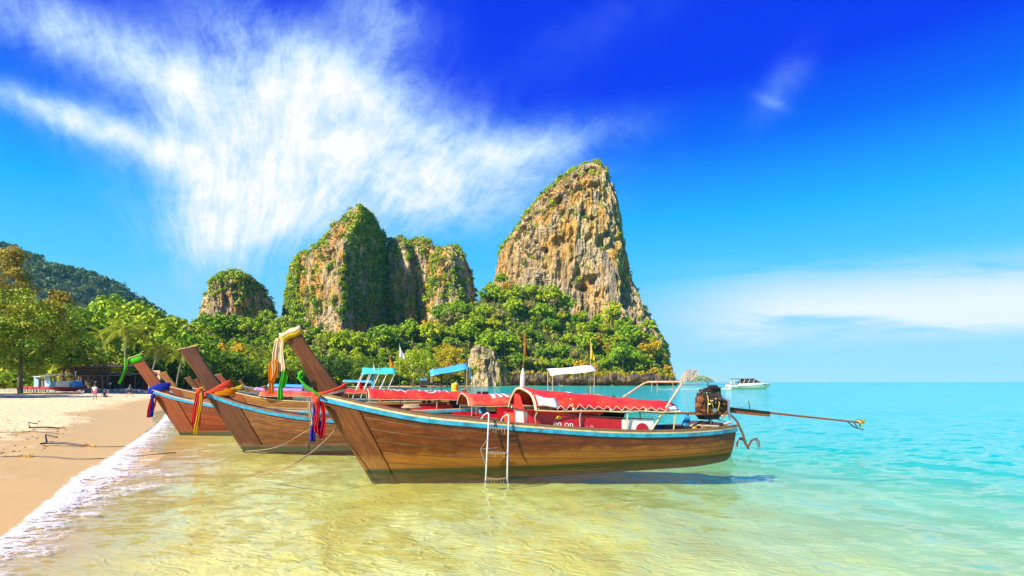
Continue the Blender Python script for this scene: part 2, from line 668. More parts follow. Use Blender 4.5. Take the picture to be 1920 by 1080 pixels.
# wavelet slopes: ripples, chop and longer swell tilt the surface
sl = vadd(vadd(slope(sv, 1.1, 3.0, 0.34), slope(sv, 4.5, 2.0, 0.26)), slope(t.scale(pos, (0.16, 0.42, 1)), 1.0, 3.0, 0.16))
nb = t.node('ShaderNodeVectorMath', operation='NORMALIZE', ins={0: vadd(t.node('ShaderNodeNewGeometry').outputs['Normal'], sl)}).outputs[0]
bf = t.node('ShaderNodeNewGeometry').outputs['Backfacing']       # same reflectance from above and below: rays pass straight through
fr = t.node('ShaderNodeFresnel', ins={'IOR': t.mapr(bf, 0, 1, 1.33, 1 / 1.33, False), 'Normal': nb})
gl = t.node('ShaderNodeBsdfGlossy', ins={'Roughness': 0.05, 'Normal': nb, 'Color': (1, 1, 1, 1)})
tr = t.node('ShaderNodeBsdfTransparent', ins={'Color': (0.97, 1.0, 0.98, 1)})
mx = t.node('ShaderNodeMixShader', ins={0: t.math('MINIMUM', t.math('MULTIPLY', fr.outputs[0], 0.9), 0.45), 1: tr.outputs[0], 2: gl.outputs[0]})
t.l.new(mx.outputs[0], out.inputs['Surface'])
va = t.node('ShaderNodeVolumeAbsorption', ins={'Color': (0.05, 0.92, 0.90, 1), 'Density': 0.10})
vs = t.node('ShaderNodeVolumeScatter', ins={'Color': (0.01, 0.25, 0.74, 1), 'Density': 0.020, 'Anisotropy': -0.4})
ad = t.node('ShaderNodeAddShader', ins={0: va.outputs[0], 1: vs.outputs[0]})
t.l.new(ad.outputs[0], out.inputs['Volume'])
sea = link('sea', mesh_np('sea', V, F, True), m_water)
sea['kind'] = 'structure'
sea['label'] = 'clear shallow sea turning from yellow green to turquoise'
# ------------------------------------------------------------------ rock and foliage materials
m_rock, t, out = new_mat('limestone')
pos = t.node('ShaderNodeNewGeometry').outputs['Position']
str1 = t.noise(t.scale(pos, (0.11, 0.11, 0.018)), 1.0, 6, 0.62, 0.4)
str2 = t.noise(t.scale(pos, (0.55, 0.55, 0.06)), 1.0, 5, 0.65, 0.3)
pat = t.noise(pos, 0.045, 4, 0.6, 0.5)
och = t.noise(t.scale(pos, (0.060, 0.060, 0.026)), 1.0, 5, 0.65, 0.6)
gr = t.noise(pos, 0.9, 5, 0.7)
base = t.mix(t.mapr(pat, 0.38, 0.62), (0.58, 0.46, 0.29), (0.80, 0.60, 0.28))
base = t.mix(t.mapr(och, 0.47, 0.60), base, (0.76, 0.42, 0.07))
base = t.mix(t.mapr(och, 0.61, 0.70), base, (0.66, 0.24, 0.03))
base = t.mix(t.math('MULTIPLY', t.mapr(str1, 0.50, 0.64), 0.7), base, (0.22, 0.20, 0.19))
base = t.mix(t.math('MULTIPLY', t.mapr(str2, 0.54, 0.68), 0.6), base, (0.075, 0.07, 0.07))
base = t.mix(t.math('MULTIPLY', t.mapr(gr, 0.45, 0.75), 0.4), base, (0.74, 0.60, 0.37))
ck = t.noise(t.scale(pos, (0.16, 0.16, 0.022)), 1.0, 5, 0.6, 0.5)
crack = t.mapr(t.math('ABSOLUTE', t.math('SUBTRACT', ck, 0.5)), 0.014, 0.0)
ck2 = t.noise(t.scale(pos, (0.05, 0.05, 0.16)), 1.0, 5, 0.65, 0.6)
ledge = t.mapr(t.math('ABSOLUTE', t.math('SUBTRACT', ck2, 0.5)), 0.007, 0.0)
crack = t.math('MAXIMUM', crack, t.math('MULTIPLY', ledge, 0.6))
base = t.mix(t.math('MULTIPLY', crack, 0.85), base, (0.035, 0.032, 0.03))  # shade inside cracks and along ledges is put into the rock colour
hb = t.math('ADD', t.math('MULTIPLY', crack, -0.8), t.math('ADD', str2, t.math('MULTIPLY', gr, 0.7)))
principled(t, out, base, 0.9, 0, 0.2, bump(t, hb, 1.0, 3.2))

m_soil, t, out = new_mat('forest_floor')
pos = t.node('ShaderNodeNewGeometry').outputs['Position']
n1 = t.noise(pos, 0.3, 5, 0.6)
principled(t, out, t.mix(n1, (0.030, 0.045, 0.012), (0.10, 0.10, 0.03)), 0.95, 0, 0.1, bump(t, n1, 0.8, 1.0))


def leaf_mat(name, cols, trans=0.35, vary=0.5):
    """leaf colour from a per-leaf tint and a per-plant random value"""
    m, t, out = new_mat(name)
    at = t.node('ShaderNodeAttribute', attribute_name='tint').outputs['Fac']
    rnd = t.node('ShaderNodeObjectInfo').outputs['Random']
    f = t.math('ADD', t.math('MULTIPLY', at, 1 - vary), t.math('MULTIPLY', rnd, vary))
    st = [(i / (len(cols) - 1), c) for i, c in enumerate(cols)]
    c = t.ramp(f, st)
    d = t.node('ShaderNodeBsdfPrincipled', ins={'Base Color': c, 'Roughness': 0.55})
    d.inputs['Specular IOR Level'].default_value = 0.25
    tl = t.node('ShaderNodeBsdfTranslucent', ins={'Color': t.mix(0.5, c, (0.30, 0.34, 0.02))})
    mx = t.node('ShaderNodeMixShader', ins={0: trans, 1: d.outputs[0], 2: tl.outputs[0]})
    t.l.new(mx.outputs[0], out.inputs['Surface'])
    return m


m_leaf = leaf_mat('leaf_green', [(0.045, 0.15, 0.006), (0.14, 0.31, 0.006), (0.29, 0.45, 0.008), (0.45, 0.53, 0.010), (0.58, 0.52, 0.015)], 0.22)
m_beach = leaf_mat('leaf_beach', [(0.035, 0.12, 0.006), (0.09, 0.22, 0.006), (0.20, 0.33, 0.008), (0.34, 0.38, 0.010), (0.46, 0.34, 0.02)], 0.16, 0.12)
m_scrub = leaf_mat('leaf_scrub', [(0.035, 0.13, 0.006), (0.11, 0.26, 0.006), (0.24, 0.38, 0.008), (0.40, 0.47, 0.010), (0.54, 0.46, 0.015)], 0.2, 0.0)
m_dry = leaf_mat('leaf_dry', [(0.24, 0.24, 0.06), (0.36, 0.33, 0.10), (0.46, 0.40, 0.14), (0.48, 0.42, 0.08)], 0.3)
m_gold = leaf_mat('leaf_gold', [(0.30, 0.34, 0.010), (0.50, 0.42, 0.010), (0.64, 0.42, 0.015), (0.56, 0.32, 0.02)], 0.35)
m_dark = leaf_mat('leaf_dark', [(0.025, 0.09, 0.006), (0.055, 0.15, 0.006), (0.12, 0.23, 0.008), (0.22, 0.31, 0.010)], 0.3)
m_feather = leaf_mat('leaf_feathery', [(0.20, 0.20, 0.02), (0.34, 0.28, 0.035), (0.48, 0.34, 0.05), (0.52, 0.36, 0.04)], 0.4)
m_palm = leaf_mat('leaf_palm', [(0.09, 0.20, 0.008), (0.20, 0.32, 0.010), (0.36, 0.40, 0.015), (0.52, 0.44, 0.04)], 0.4, 0.3)
m_hazy = leaf_mat('leaf_far', [(0.018, 0.07, 0.02), (0.035, 0.10, 0.02), (0.07, 0.15, 0.02), (0.13, 0.20, 0.02)], 0.2, 0.0)

m_bark, t, out = new_mat('bark')
co = t.node('ShaderNodeTexCoord').outputs['Object']
n1 = t.noise(t.scale(co, (6, 6, 1.2)), 1.0, 5, 0.65)
principled(t, out, t.mix(n1, (0.08, 0.06, 0.045), (0.30, 0.25, 0.19)), 0.9, 0, 0.2, bump(t, n1, 0.8, 0.05))

RS = np.random.RandomState(11)


def unit(n, rs):
    v = rs.normal(size=(n, 3))
    return v / np.linalg.norm(v, axis=1)[:, None]


def leaf_quads(pos, nrm, size, rs, aspect=0.55, curl=0.0):
    """one diamond-shaped leaf (or spray of leaves) at each point"""
    n = len(pos)
    r = unit(n, rs)
    tx = np.cross(nrm, r)
    tx /= np.linalg.norm(tx, axis=1)[:, None] + 1e-9
    ty = np.cross(nrm, tx)
    s = (size * rs.uniform(0.55, 1.35, n))[:, None]
    a = pos + tx * s
    b = pos + ty * s * aspect + nrm * s * 0.18
    c = pos - tx * s
    d = pos - ty * s * aspect + nrm * s * 0.18
    V = np.stack([a, b, c, d], 1).reshape(-1, 3)
    F = np.arange(4 * n).reshape(n, 4)
    return V, F


def clumps(cent, rad, nper, size, rs, up=0.35, flat=0.75):
    """leaves on the outside of many small clumps"""
    k = len(cent)
    rad = np.broadcast_to(np.asarray(rad, float), (k,))
    d = unit(k * nper, rs)
    d[:, 2] += up
    d /= np.linalg.norm(d, axis=1)[:, None]
    cc = np.repeat(cent, nper, 0)
    rr_ = np.repeat(rad, nper)[:, None]
    off = d * rr_ * (0.62 + 0.45 * rs.rand(k * nper))[:, None]
    off[:, 2] *= flat
    pos = cc + off
    nrm = d + 0.55 * unit(k * nper, rs)
    nrm /= np.linalg.norm(nrm, axis=1)[:, None]
    sz = np.repeat(np.broadcast_to(np.asarray(size, float), (k,)), nper)
    V, F = leaf_quads(pos, nrm, sz, rs)
    ct = rs.rand(k)
    tint = np.clip(np.repeat(ct, nper) * 0.65 + rs.rand(k * nper) * 0.35, 0, 1)
    return V, F, np.repeat(tint, 4)


def crown_points(n, h0, h1, rx, rs, shape='round'):
    """clump centres spread through a crown's volume"""
    p = unit(n, rs) * (rs.rand(n, 1) ** 0.35)
    hc, hh_ = (h0 + h1) / 2, (h1 - h0) / 2
    if shape == 'umbrella':
        p[:, 2] = np.abs(p[:, 2]) * 1.5 - 0.6
    lob = 0.75 + 0.5 * fbm(p * 1.7 + 5, 2, int(rs.randint(999)))
    p = p * lob[:, None]
    return np.stack([p[:, 0] * rx, p[:, 1] * rx, hc + p[:, 2] * hh_], -1)


def trunk_mesh(name, h, r, tips, rs, lean=(0, 0), seg=7):
    mb = MB()
    fork = h * 0.45
    pts = [(0, 0, -0.8), (lean[0] * 0.2, lean[1] * 0.2, fork * 0.5), (lean[0] * 0.5, lean[1] * 0.5, fork), (lean[0], lean[1], h * 0.85)]
    mb.tube(pts, [r * 1.25, r, r * 0.85, r * 0.25], seg)
    for k in range(tips):
        a = 6.283 * (k + rs.rand()) / tips
        ln = h * rs.uniform(0.28, 0.45)
        b = Vector((lean[0] * 0.5, lean[1] * 0.5, fork * rs.uniform(0.8, 1.15)))
        m_ = b + Vector((math.cos(a) * ln * 0.45, math.sin(a) * ln * 0.45, ln * 0.42))
        e = b + Vector((math.cos(a) * ln, math.sin(a) * ln, ln * rs.uniform(0.6, 0.95)))
        mb.tube([b, m_, e], [r * 0.5, r * 0.34, r * 0.1], 5)
    return mb.mesh(name, True)


def make_tree_meshes(name, h, rx, nclump, nper, leaf, seed, shape='round', h0=0.35, crad=0.2, limbs=5, trunk_r=None):
    rs = np.random.RandomState(seed)
    c = crown_points(nclump, h * h0, h, rx, rs, shape)
    V, F, T = clumps(c, rs.uniform(0.7, 1.4, nclump) * rx * crad, nper, leaf, rs)
    crown = mesh_np(name + '_crown', V, F, False, T)
    tm = trunk_mesh(name + '_trunk', h * 0.85, trunk_r or h * 0.022, limbs, rs, (rs.uniform(-.4, .4), rs.uniform(-.4, .4)))
    return crown, tm


def place_tree(name, meshes, mats, loc, s, rz, label, cat, group=None, sz=None):
    t_ = thing(name, label, cat, loc, rz, group)
    t_.scale = (s, s, sz or s)
    c = bpy.data.objects.new('crown', meshes[0])
    COL.objects.link(c)
    c.parent = t_
    c.material_slots  # noqa
    if len(meshes[0].materials) == 0:
        meshes[0].materials.append(mats[0])
    u = bpy.data.objects.new('trunk', meshes[1])
    COL.objects.link(u)
    u.parent = t_
    if len(meshes[1].materials) == 0:
        meshes[1].materials.append(m_bark)
    return t_


# ------------------------------------------------------------------ forested hillside below the cliffs
HU = [-200, 0, 100, 200, 300, 380, 450, 520, 600, 700, 800, 850, 900, 940, 990, 1040, 1100, 1180, 1220, 1250, 1264]
HYB = [100, 104, 108, 114, 128, 148, 172, 196, 220, 246, 274, 286, 297, 303, 308, 312, 315, 320, 324, 330, 336]
HRY = [650, 645, 640, 606, 614, 618, 616, 590, 632, 630, 622, 584, 550, 524, 524, 566, 594, 602, 616, 664, 705]
HYR = [190, 190, 200, 230, 260, 290, 300, 315, 330, 330, 335, 340, 350, 352, 352, 352, 352, 354, 356, 358, 358]


def hill_cols(u):
    return np.interp(u, HU, HYB), np.interp(u, HU, HRY), np.interp(u, HU, HYR)


def hill_z(X, Y):
    """height of the wooded slope"""
    X = np.asarray(X, float)
    Y = np.asarray(Y, float)
    u = 960 + 1000 * X / np.maximum(Y, 1)
    yb, ry, yr = hill_cols(u)
    zr = CAMZ + (716 - ry) / 1000 * yr - 6.0
    tt = (Y - yb) / (yr - yb)
    s = np.clip(tt, 0, 1)
    s = s * s * (3 - 2 * s) * 0.6 + s * 0.4
    bank = np.interp(u, [880, 960, 1240, 1264], [0, 3.8, 4.2, 2.0]) * np.clip(tt * 14, 0, 1)   # low sea cliff along the water
    z = 0.4 + bank + np.maximum(zr - bank, 0.5) * s
    z = np.where(tt < 0, -1.5, z)
    back = np.clip((Y - yr) / 120, 0, 1)
    z = z * (1 - back) + back * 1.0
    q = np.stack([X * 0.06, Y * 0.06, np.zeros_like(X)], -1).reshape(-1, 3)
    return z + ((fbm(q, 4, 31) - 0.5) * 6).reshape(X.shape) * np.clip(tt * 3, 0, 1) * (1 - back)


uu = np.linspace(-200, 1268, 300)
tt = np.concatenate([[-0.06, -0.01, 0.0, 0.03, 0.07], np.linspace(0.1, 1.0, 34), np.linspace(1.06, 1.7, 8)])
U, T_ = np.meshgrid(uu, tt, indexing='xy')
yb, ry, yr = hill_cols(U)
Yh = yb + (yr - yb) * T_
Xh = (U - 960) / 1000 * Yh
Zh = hill_z(Xh, Yh)
V = np.stack([Xh, Yh, Zh], -1).reshape(-1, 3)
hill = link('hillside', mesh_np('hillside', V, grid_faces(len(tt), len(uu)), True), m_soil)
hill['kind'] = 'structure'
hill['label'] = 'wooded slope rising from the bay to the foot of the cliffs'


# ------------------------------------------------------------------ limestone towers
def cliff(name, label, Yc, left, right, depth, cross, zb, seed, rows=150, cols=260, flute=2.2, big=5.0, cave=4.0):
    """tower whose outline follows photo columns at depth Yc; cross = plan polygon (-1..1)"""
    ltz = [CAMZ + (716 - y) / 1000 * Yc for x, y in left]
    rtz = [CAMZ + (716 - y) / 1000 * Yc for x, y in right]
    lx = [(x - 960) / 1000 * Yc for x, y in left]
    rx = [(x - 960) / 1000 * Yc for x, y in right]
    zt = max(max(ltz), max(rtz))
    zz_ = np.linspace(zb, zt, rows)
    L = np.interp(zz_, ltz[::-1], lx[::-1]) if ltz[0] > ltz[-1] else np.interp(zz_, ltz, lx)
    R = np.interp(zz_, rtz[::-1], rx[::-1]) if rtz[0] > rtz[-1] else np.interp(zz_, rtz, rx)
    amax = (R - L).max() / 2
    # plan polygon resampled by length, denser towards the viewer
    pc = np.array(cross + cross[:1], float)
    sg = np.hypot(*(np.diff(pc, axis=0).T)) * np.where((pc[:-1, 1] + pc[1:, 1]) / 2 < 0.45, 1.0, 0.25)
    cs = np.concatenate([[0], np.cumsum(sg)])
    tq = np.linspace(0, cs[-1], cols, endpoint=False)
    cx = np.interp(tq, cs, pc[:, 0])
    cy = np.interp(tq, cs, pc[:, 1])
    for _ in range(5):
        cx = (np.roll(cx, 1) + cx * 2 + np.roll(cx, -1)) / 4
        cy = (np.roll(cy, 1) + cy * 2 + np.roll(cy, -1)) / 4
    cx /= np.abs(cx).max()
    a = np.maximum((R - L) / 2, 0.05)
    c = (R + L) / 2
    dd = depth * (a / amax) ** 0.75
    X = c[:, None] + a[:, None] * cx[None]
    Yv = Yc + dd[:, None] * cy[None]
    Z = np.repeat(zz_[:, None], cols, 1)
    Pn = np.stack([X, Yv, Z], -1)
    # outward direction in plan
    tx = np.roll(cx, -1) - np.roll(cx, 1)
    ty = (np.roll(cy, -1) - np.roll(cy, 1)) * depth / amax
    nl = np.hypot(tx, ty) + 1e-9
    nx, ny = ty / nl, -tx / nl
    q = Pn.reshape(-1, 3)
    f1 = 1 - np.abs(2 * fbm(q * [0.16, 0.16, 0.02], 4, seed) - 1)          # vertical flutes
    f2 = fbm(q * [0.045, 0.045, 0.022], 4, seed + 3) - 0.5               # buttresses
    f3 = fbm(q * [0.09, 0.09, 0.07], 3, seed + 5)                        # hollows
    f4 = fbm(q * [0.45, 0.45, 0.13], 3, seed + 8) - 0.5
    f6 = fbm(q * [0.22, 0.22, 0.10], 3, seed + 15)
    f5 = np.floor((fbm(q * [0.05, 0.05, 0.06], 2, seed + 12)) * 9) / 9 - 0.5
    disp = flute * (f1 - 0.75) * 2 + big * f2 * 2 - cave * np.clip((f3 - 0.60) * 6, 0, 1) + 1.9 * f4 * 2 + 5.0 * f5 - 2.5 * np.clip((f6 - 0.56) * 8, 0, 1)
    lim = np.minimum(1, (a / amax) * 2.5)[:, None]
    disp = disp.reshape(rows, cols) * lim
    side = np.clip(1.35 - np.abs(cx), 0.25, 1)[None]       # keep the outline close to its line
    X = X + nx[None] * disp * side
    Yv = Yv + ny[None] * disp
    Z = Z + ((fbm(q * [0.12, 0.12, 0.12], 3, seed + 20) - 0.5) * 4).reshape(rows, cols) * np.linspace(0, 1, rows)[:, None]
    org = np.array([c[0], Yc, zb])
    V = np.stack([X, Yv, Z], -1).reshape(-1, 3)
    top = V[-cols:].mean(0, keepdims=True) + [[0, 0, 0.6]]
    V = np.concatenate([V, top])
    F = grid_faces(rows, cols, wrap=True)
    k = np.arange(cols)
    capf = np.stack([(rows - 1) * cols + k, (rows - 1) * cols + (k + 1) % cols, np.full(cols, len(V) - 1), np.full(cols, len(V) - 1)], -1)
    me = bpy.data.meshes.new(name)
    me.from_pydata((V - org).tolist(), [], F.tolist() + [tuple(r[:3]) for r in capf.tolist()])
    me.polygons.foreach_set('use_smooth', [False] * len(me.polygons))
    me.update()
    o = link(name, me, m_rock, None, org)
    o['kind'] = 'structure'
    o['label'] = label
    nf = np.zeros(len(me.polygons) * 3)
    me.polygons.foreach_get('normal', nf)
    cf = np.zeros(len(me.polygons) * 3)
    me.polygons.foreach_get('center', cf)
    ar = np.zeros(len(me.polygons))
    me.polygons.foreach_get('area', ar)
    return dict(c=cf.reshape(-1, 3) + org, n=nf.reshape(-1, 3), a=ar)


def pick(data, score, n, rs):
    w_ = np.maximum(score, 0) * data['a']
    w_ = w_ / w_.sum()
    idx = rs.choice(len(w_), n, p=w_)
    return data['c'][idx], data['n'][idx]


def stuff_plants(name, label, pts, rad, nper, leaf, mat, seed, flat=0.85):
    rs = np.random.RandomState(seed)
    V, F, T = clumps(pts, rad, nper, leaf, rs, 0.3, flat)
    o = link(name, mesh_np(name, V, F, False, T), mat)
    return tag(o, label, None, None, 'stuff')


def cliff_cover(data, label, n, score, seed, rmin=0.9, rmax=2.4, nper=46, leaf=0.55, mat=None, out_=0.3):
    rs = np.random.RandomState(seed)
    p, nn = pick(data, score, n, rs)
    rad = rs.uniform(rmin, rmax, n) * rs.uniform(0.7, 1.2, n)
    stuff_plants('cliff_plants', label, p + nn * rad[:, None] * out_ + [[0, 0, 0.3]], rad, nper, leaf * np.clip(rad / 1.6, 0.6, 1.3), mat or m_scrub, seed)


def cover_score(d, seed, topz, lowz, amount, sc=0.05):
    """steep dry rock stays bare, ledges and gullies are green"""
    nz = d['n'][:, 2]
    patch = fbm(d['c'] * [sc, sc, sc * 0.45], 4, seed)
    s = np.clip((nz - 0.25) * 2.5, 0, 1) * 1.2 + np.clip((patch - 1 + amount) * 9, 0, 1)
    return s * (d['n'][:, 1] < 0.35)


# far left tower
d1 = cliff('cliff', 'small limestone tower left of the twin peaks', 352,
           [(386, 700), (385, 640), (386, 600), (392, 562), (405, 540), (420, 524), (432, 515), (445, 511)],
           [(505, 700), (500, 640), (496, 590), (490, 556), (482, 540), (470, 526), (458, 514), (450, 511)],
           26, [(-1, .5), (-.85, -.55), (-.1, -1), (.7, -.7), (1, .5), (0, 1)], 8, 101, 110, 190)
s1 = cover_score(d1, 7, 0, 0, 0.42) + 1.4 * (d1['c'][:, 2] > 62) + 0.8 * (d1['c'][:, 0] > -172) * (d1['c'][:, 1] < 352)
cliff_cover(d1, 'green creepers and shrubs growing on the small left tower', 620, s1 * (0.25 + (d1['n'][:, 2] > 0.1)), 201)
# twin peak with sharp edge
d2 = cliff('cliff', 'broad pointed limestone peak with a bright vertical edge', 372,
           [(500, 720), (508, 650), (512, 600), (516, 545), (522, 512), (530, 486), (552, 474), (576, 462), (600, 442), (620, 428), (640, 413), (650, 398), (660, 392)],
           [(728, 720), (726, 640), (724, 560), (722, 500), (718, 462), (712, 438), (704, 420), (695, 404), (686, 396), (674, 391)],
           46, [(-1, .55), (-.55, -.25), (.05, -.66), (.54, -1.0), (.80, -.30), (1, .35), (.5, 1), (-.5, 1)], 8, 122, 170, 280, 2.0, 5.0, 3.0)
s2 = cover_score(d2, 17, 0, 0, 0.40)
rgt = (d2['n'][:, 0] > 0.25)
s2 = s2 + 1.0 * rgt * (d2['c'][:, 2] > 40) + 1.5 * (d2['c'][:, 2] > 100) * (d2['n'][:, 2] > 0.0)
s2 = s2 + 2.2 * (d2['c'][:, 0] < -143) * np.clip(fbm(d2['c'] * [.12, .12, .015], 3, 15) * 9 - 3.4, 0, 1)
s2 = s2 + 1.3 * (d2['c'][:, 0] < -150) * np.clip(fbm(d2['c'] * [.1, .1, .02], 3, 5) * 9 - 4.0, 0, 1)
bright = (d2['c'][:, 0] > -124) & (d2['c'][:, 0] < -98) & ~rgt
s2 = s2 * np.where(bright, 0.08, 1.0)
cliff_cover(d2, 'green creepers and shrubs hanging on the pointed peak', 3600, s2 * (d2['n'][:, 1] < 0.35), 202)
# lower block: three overgrown pinnacles side by side
for k, (lb, Yk, lf, rt, dp, sd_, nn_) in enumerate((
        ('narrow overgrown pinnacle next to the pointed peak', 398, [(712, 720), (718, 640), (722, 560), (725, 500), (728, 472), (734, 457), (740, 450)], [(806, 720), (802, 600), (796, 530), (788, 492), (778, 468), (764, 456), (750, 450)], 30, 133, 620),
        ('grey tipped pinnacle in the middle of the overgrown block', 404, [(738, 720), (744, 600), (750, 510), (757, 478), (766, 462), (776, 454), (788, 451)], [(856, 720), (852, 600), (846, 520), (838, 492), (826, 474), (812, 459), (799, 452)], 32, 135, 560),
        ('broad green pinnacle at the right of the overgrown block', 394, [(782, 720), (788, 600), (795, 520), (802, 490), (814, 475), (830, 468), (844, 465)], [(896, 720), (893, 640), (890, 590), (887, 550), (883, 515), (877, 492), (868, 477), (854, 466)], 34, 137, 900))):
    d3 = cliff('cliff', lb, Yk, lf, rt, dp, [(-1, .3), (-.75, -.5), (-.1, -.85), (.45, -.95), (.85, -.5), (1, .3), (.4, 1), (-.5, 1)], 8, sd_, 120, 170, 2.4, 5.0, 4.0)
    s3 = cover_score(d3, 27 + k, 0, 0, 0.47) + (0.9, 0.35, 1.4)[k] * np.clip(fbm(d3['c'] * [.06, .06, .03], 3, 9 + k) * 9 - 3.4, 0, 1) + (0.45, 0.2, 0.45)[k]
    cliff_cover(d3, ('creepers over the narrow pinnacle', 'shrubs on the grey tipped pinnacle', 'thick greenery over the broad right pinnacle')[k], nn_, s3, 203 + 10 * k, 1.1, 2.7)
# the great tower
d4 = cliff('cliff', 'tall sunlit limestone tower with orange streaks above the bay', 408,
           [(900, 720), (915, 600), (922, 530), (928, 492), (936, 466), (948, 444), (966, 418), (990, 390), (1020, 362), (1046, 338), (1068, 321), (1088, 312), (1104, 308)],
           [(1268, 724), (1262, 690), (1256, 660), (1244, 634), (1230, 612), (1218, 585), (1206, 556), (1196, 526), (1188, 496), (1180, 462), (1172, 428), (1165, 394), (1158, 366), (1148, 344), (1138, 328), (1126, 316), (1112, 309)],
           54, [(-1, .45), (-.82, -.3), (-.45, -.78), (.05, -.98), (.5, -1.0), (.80, -.62), (1.0, .3), (.45, 1), (-.5, 1)], 1, 144, 260, 430, 3.6, 6.0, 8.0)
s4 = cover_score(d4, 37, 0, 0, 0.28) * 0.5
ridge = d4['c'][:, 2] - np.interp(d4['c'][:, 0], [-15, 11, 32, 59, 76], [91, 127, 147, 164, 151])
s4 = s4 + 3.0 * np.clip(ridge / 6, 0, 1) + 4.0 * (d4['c'][:, 0] > 106) * (d4['c'][:, 2] < 46)
cliff_cover(d4, 'dry shrubs capping the tall tower and its dark end', 1300, s4, 204, 0.9, 2.2)

# small grey crag standing in the trees by the water, and the low sea cliff
d5 = cliff('rock_outcrop', 'grey crag standing in the trees at the water', 300,
           [(868, 726), (874, 690), (880, 662), (886, 650), (894, 644)], [(962, 726), (958, 704), (950, 690), (938, 672), (925, 658), (912, 648), (902, 644)],
           9, [(-1, .4), (-.6, -.7), (0, -1), (.6, -.6), (1, .5), (0, 1)], -2, 155, 60, 120, 1.2, 2.4, 1.6)
s5 = cover_score(d5, 47, 0, 0, 0.36)
cliff_cover(d5, 'shrubs on the grey crag by the water', 70, s5, 205, 0.6, 1.3)
uu = np.linspace(930, 1272, 300)
zc = np.linspace(-2, 1, 22)
yb = np.interp(uu, HU, HYB) - 2.0
U, K = np.meshgrid(uu, np.linspace(0, 1, 22))
top = 5.0 + 2.5 * vnoise(np.stack([U * 0.02, U * 0, U * 0], -1).reshape(-1, 3), 3).reshape(U.shape)
top = (top + 3.0 * (vnoise(np.stack([U * 0.09, U * 0, U * 0], -1).reshape(-1, 3), 13).reshape(U.shape) - 0.5)) * np.interp(U, [930, 960, 1250, 1272], [0.3, 1, 1, 0.6])
Yb = np.repeat(yb[None], 22, 0)
X0 = (U - 960) / 1000 * Yb
q = np.stack([X0 * 0.22, Yb * 0.05, K * 1.2], -1).reshape(-1, 3)
bul = (fbm(q, 4, 66) - 0.5).reshape(U.shape) * 5.0 + 1.6 * np.sin(K * 2.6) ** 2 - 1.8 * np.exp(-((K - 0.3) / 0.12) ** 2)
Yw = Yb - bul - K * 1.6 + 0.8
X0 = (U - 960) / 1000 * Yb
V = np.stack([X0, Yw, -1.0 + K * (top + 1.0)], -1).reshape(-1, 3)
m_darkrock, t, out = new_mat('dark_shore_rock')
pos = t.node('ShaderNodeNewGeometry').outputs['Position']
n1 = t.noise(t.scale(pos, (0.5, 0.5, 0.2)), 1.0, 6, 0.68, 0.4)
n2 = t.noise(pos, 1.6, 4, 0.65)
c_ = t.mix(t.mapr(n1, 0.42, 0.62), (0.05, 0.045, 0.04), (0.30, 0.21, 0.12))  # rock of a darker tone than the towers, with tan patches
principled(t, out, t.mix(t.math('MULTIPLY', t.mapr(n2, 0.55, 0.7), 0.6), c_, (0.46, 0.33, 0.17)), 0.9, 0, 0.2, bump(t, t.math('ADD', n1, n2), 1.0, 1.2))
sc_ = link('sea_cliff', mesh_np('sea_cliff', V, grid_faces(22, 300), False), m_darkrock)
sc_['kind'] = 'structure'
sc_['label'] = 'low undercut rock face along the water below the trees'

# ------------------------------------------------------------------ far ridge on the left and islands on the horizon
def ridge(name, label, Yc, outline, seed, depth, mat):
    us = np.linspace(outline[0][0], outline[-1][0], 220)
    ys = np.interp(us, [p[0] for p in outline], [p[1] for p in outline])
    zt = CAMZ + (716 - ys) / 1000 * Yc
    k = np.linspace(0, 1, 50)
    U, K = np.meshgrid(us, k)
    front = np.clip(K / 0.6, 0, 1)
    prof = np.sin(front * math.pi / 2) ** 0.9
    prof = np.where(K > 0.6, 1 - ((K - 0.6) / 0.4) ** 1.5, prof)
    Yk = Yc + (K - 0.6) * depth
    X = (U - 960) / 1000 * Yc + 0 * K
    Z = zt[None] * prof
    q = np.stack([X * 0.02, Yk * 0.02, Z * 0.02], -1).reshape(-1, 3)
    Z = Z + ((fbm(q, 4, seed) - 0.5) * 26).reshape(Z.shape) * np.clip(prof, 0, 1) * (K < 0.6) * (1 - front) * 2
    Yk = Yk + ((fbm(q * 1.5, 4, seed + 4) - 0.5) * 60).reshape(Z.shape)
    V = np.stack([X, Yk, Z], -1).reshape(-1, 3)
    o = link(name, mesh_np(name, V, grid_faces(50, 220), True), mat)
    o['kind'] = 'structure'
    o['label'] = label
    return V[(K.reshape(-1) < 0.7)]


rv_ = ridge('mountain', 'dark green wooded mountain behind the left trees', 860,
            [(-420, 440), (-200, 436), (-80, 446), (0, 460), (30, 468), (60, 484), (90, 500), (130, 506), (160, 512), (200, 530), (235, 548), (260, 564), (278, 580), (290, 598), (300, 640), (310, 716)], 71, 420, m_soil)
rs = np.random.RandomState(5)
idx = rs.choice(len(rv_), 3800)
stuff_plants('mountain_forest', 'dense dark wood covering the far left mountain', rv_[idx] + rs.normal(size=(3800, 3)) * [6, 6, 1], rs.uniform(4, 8, 3800), 26, 2.4, m_hazy, 6)


def island(name, label, Yc, lft, rgt_, depth, seed, mat, flute=10, big=20):
    d = cliff(name, label, Yc, lft, rgt_, depth, [(-1, .4), (-.7, -.6), (0, -1), (.7, -.6), (1, .4), (0, 1)], -6, seed, 60, 120, flute, big, 10)
    return d


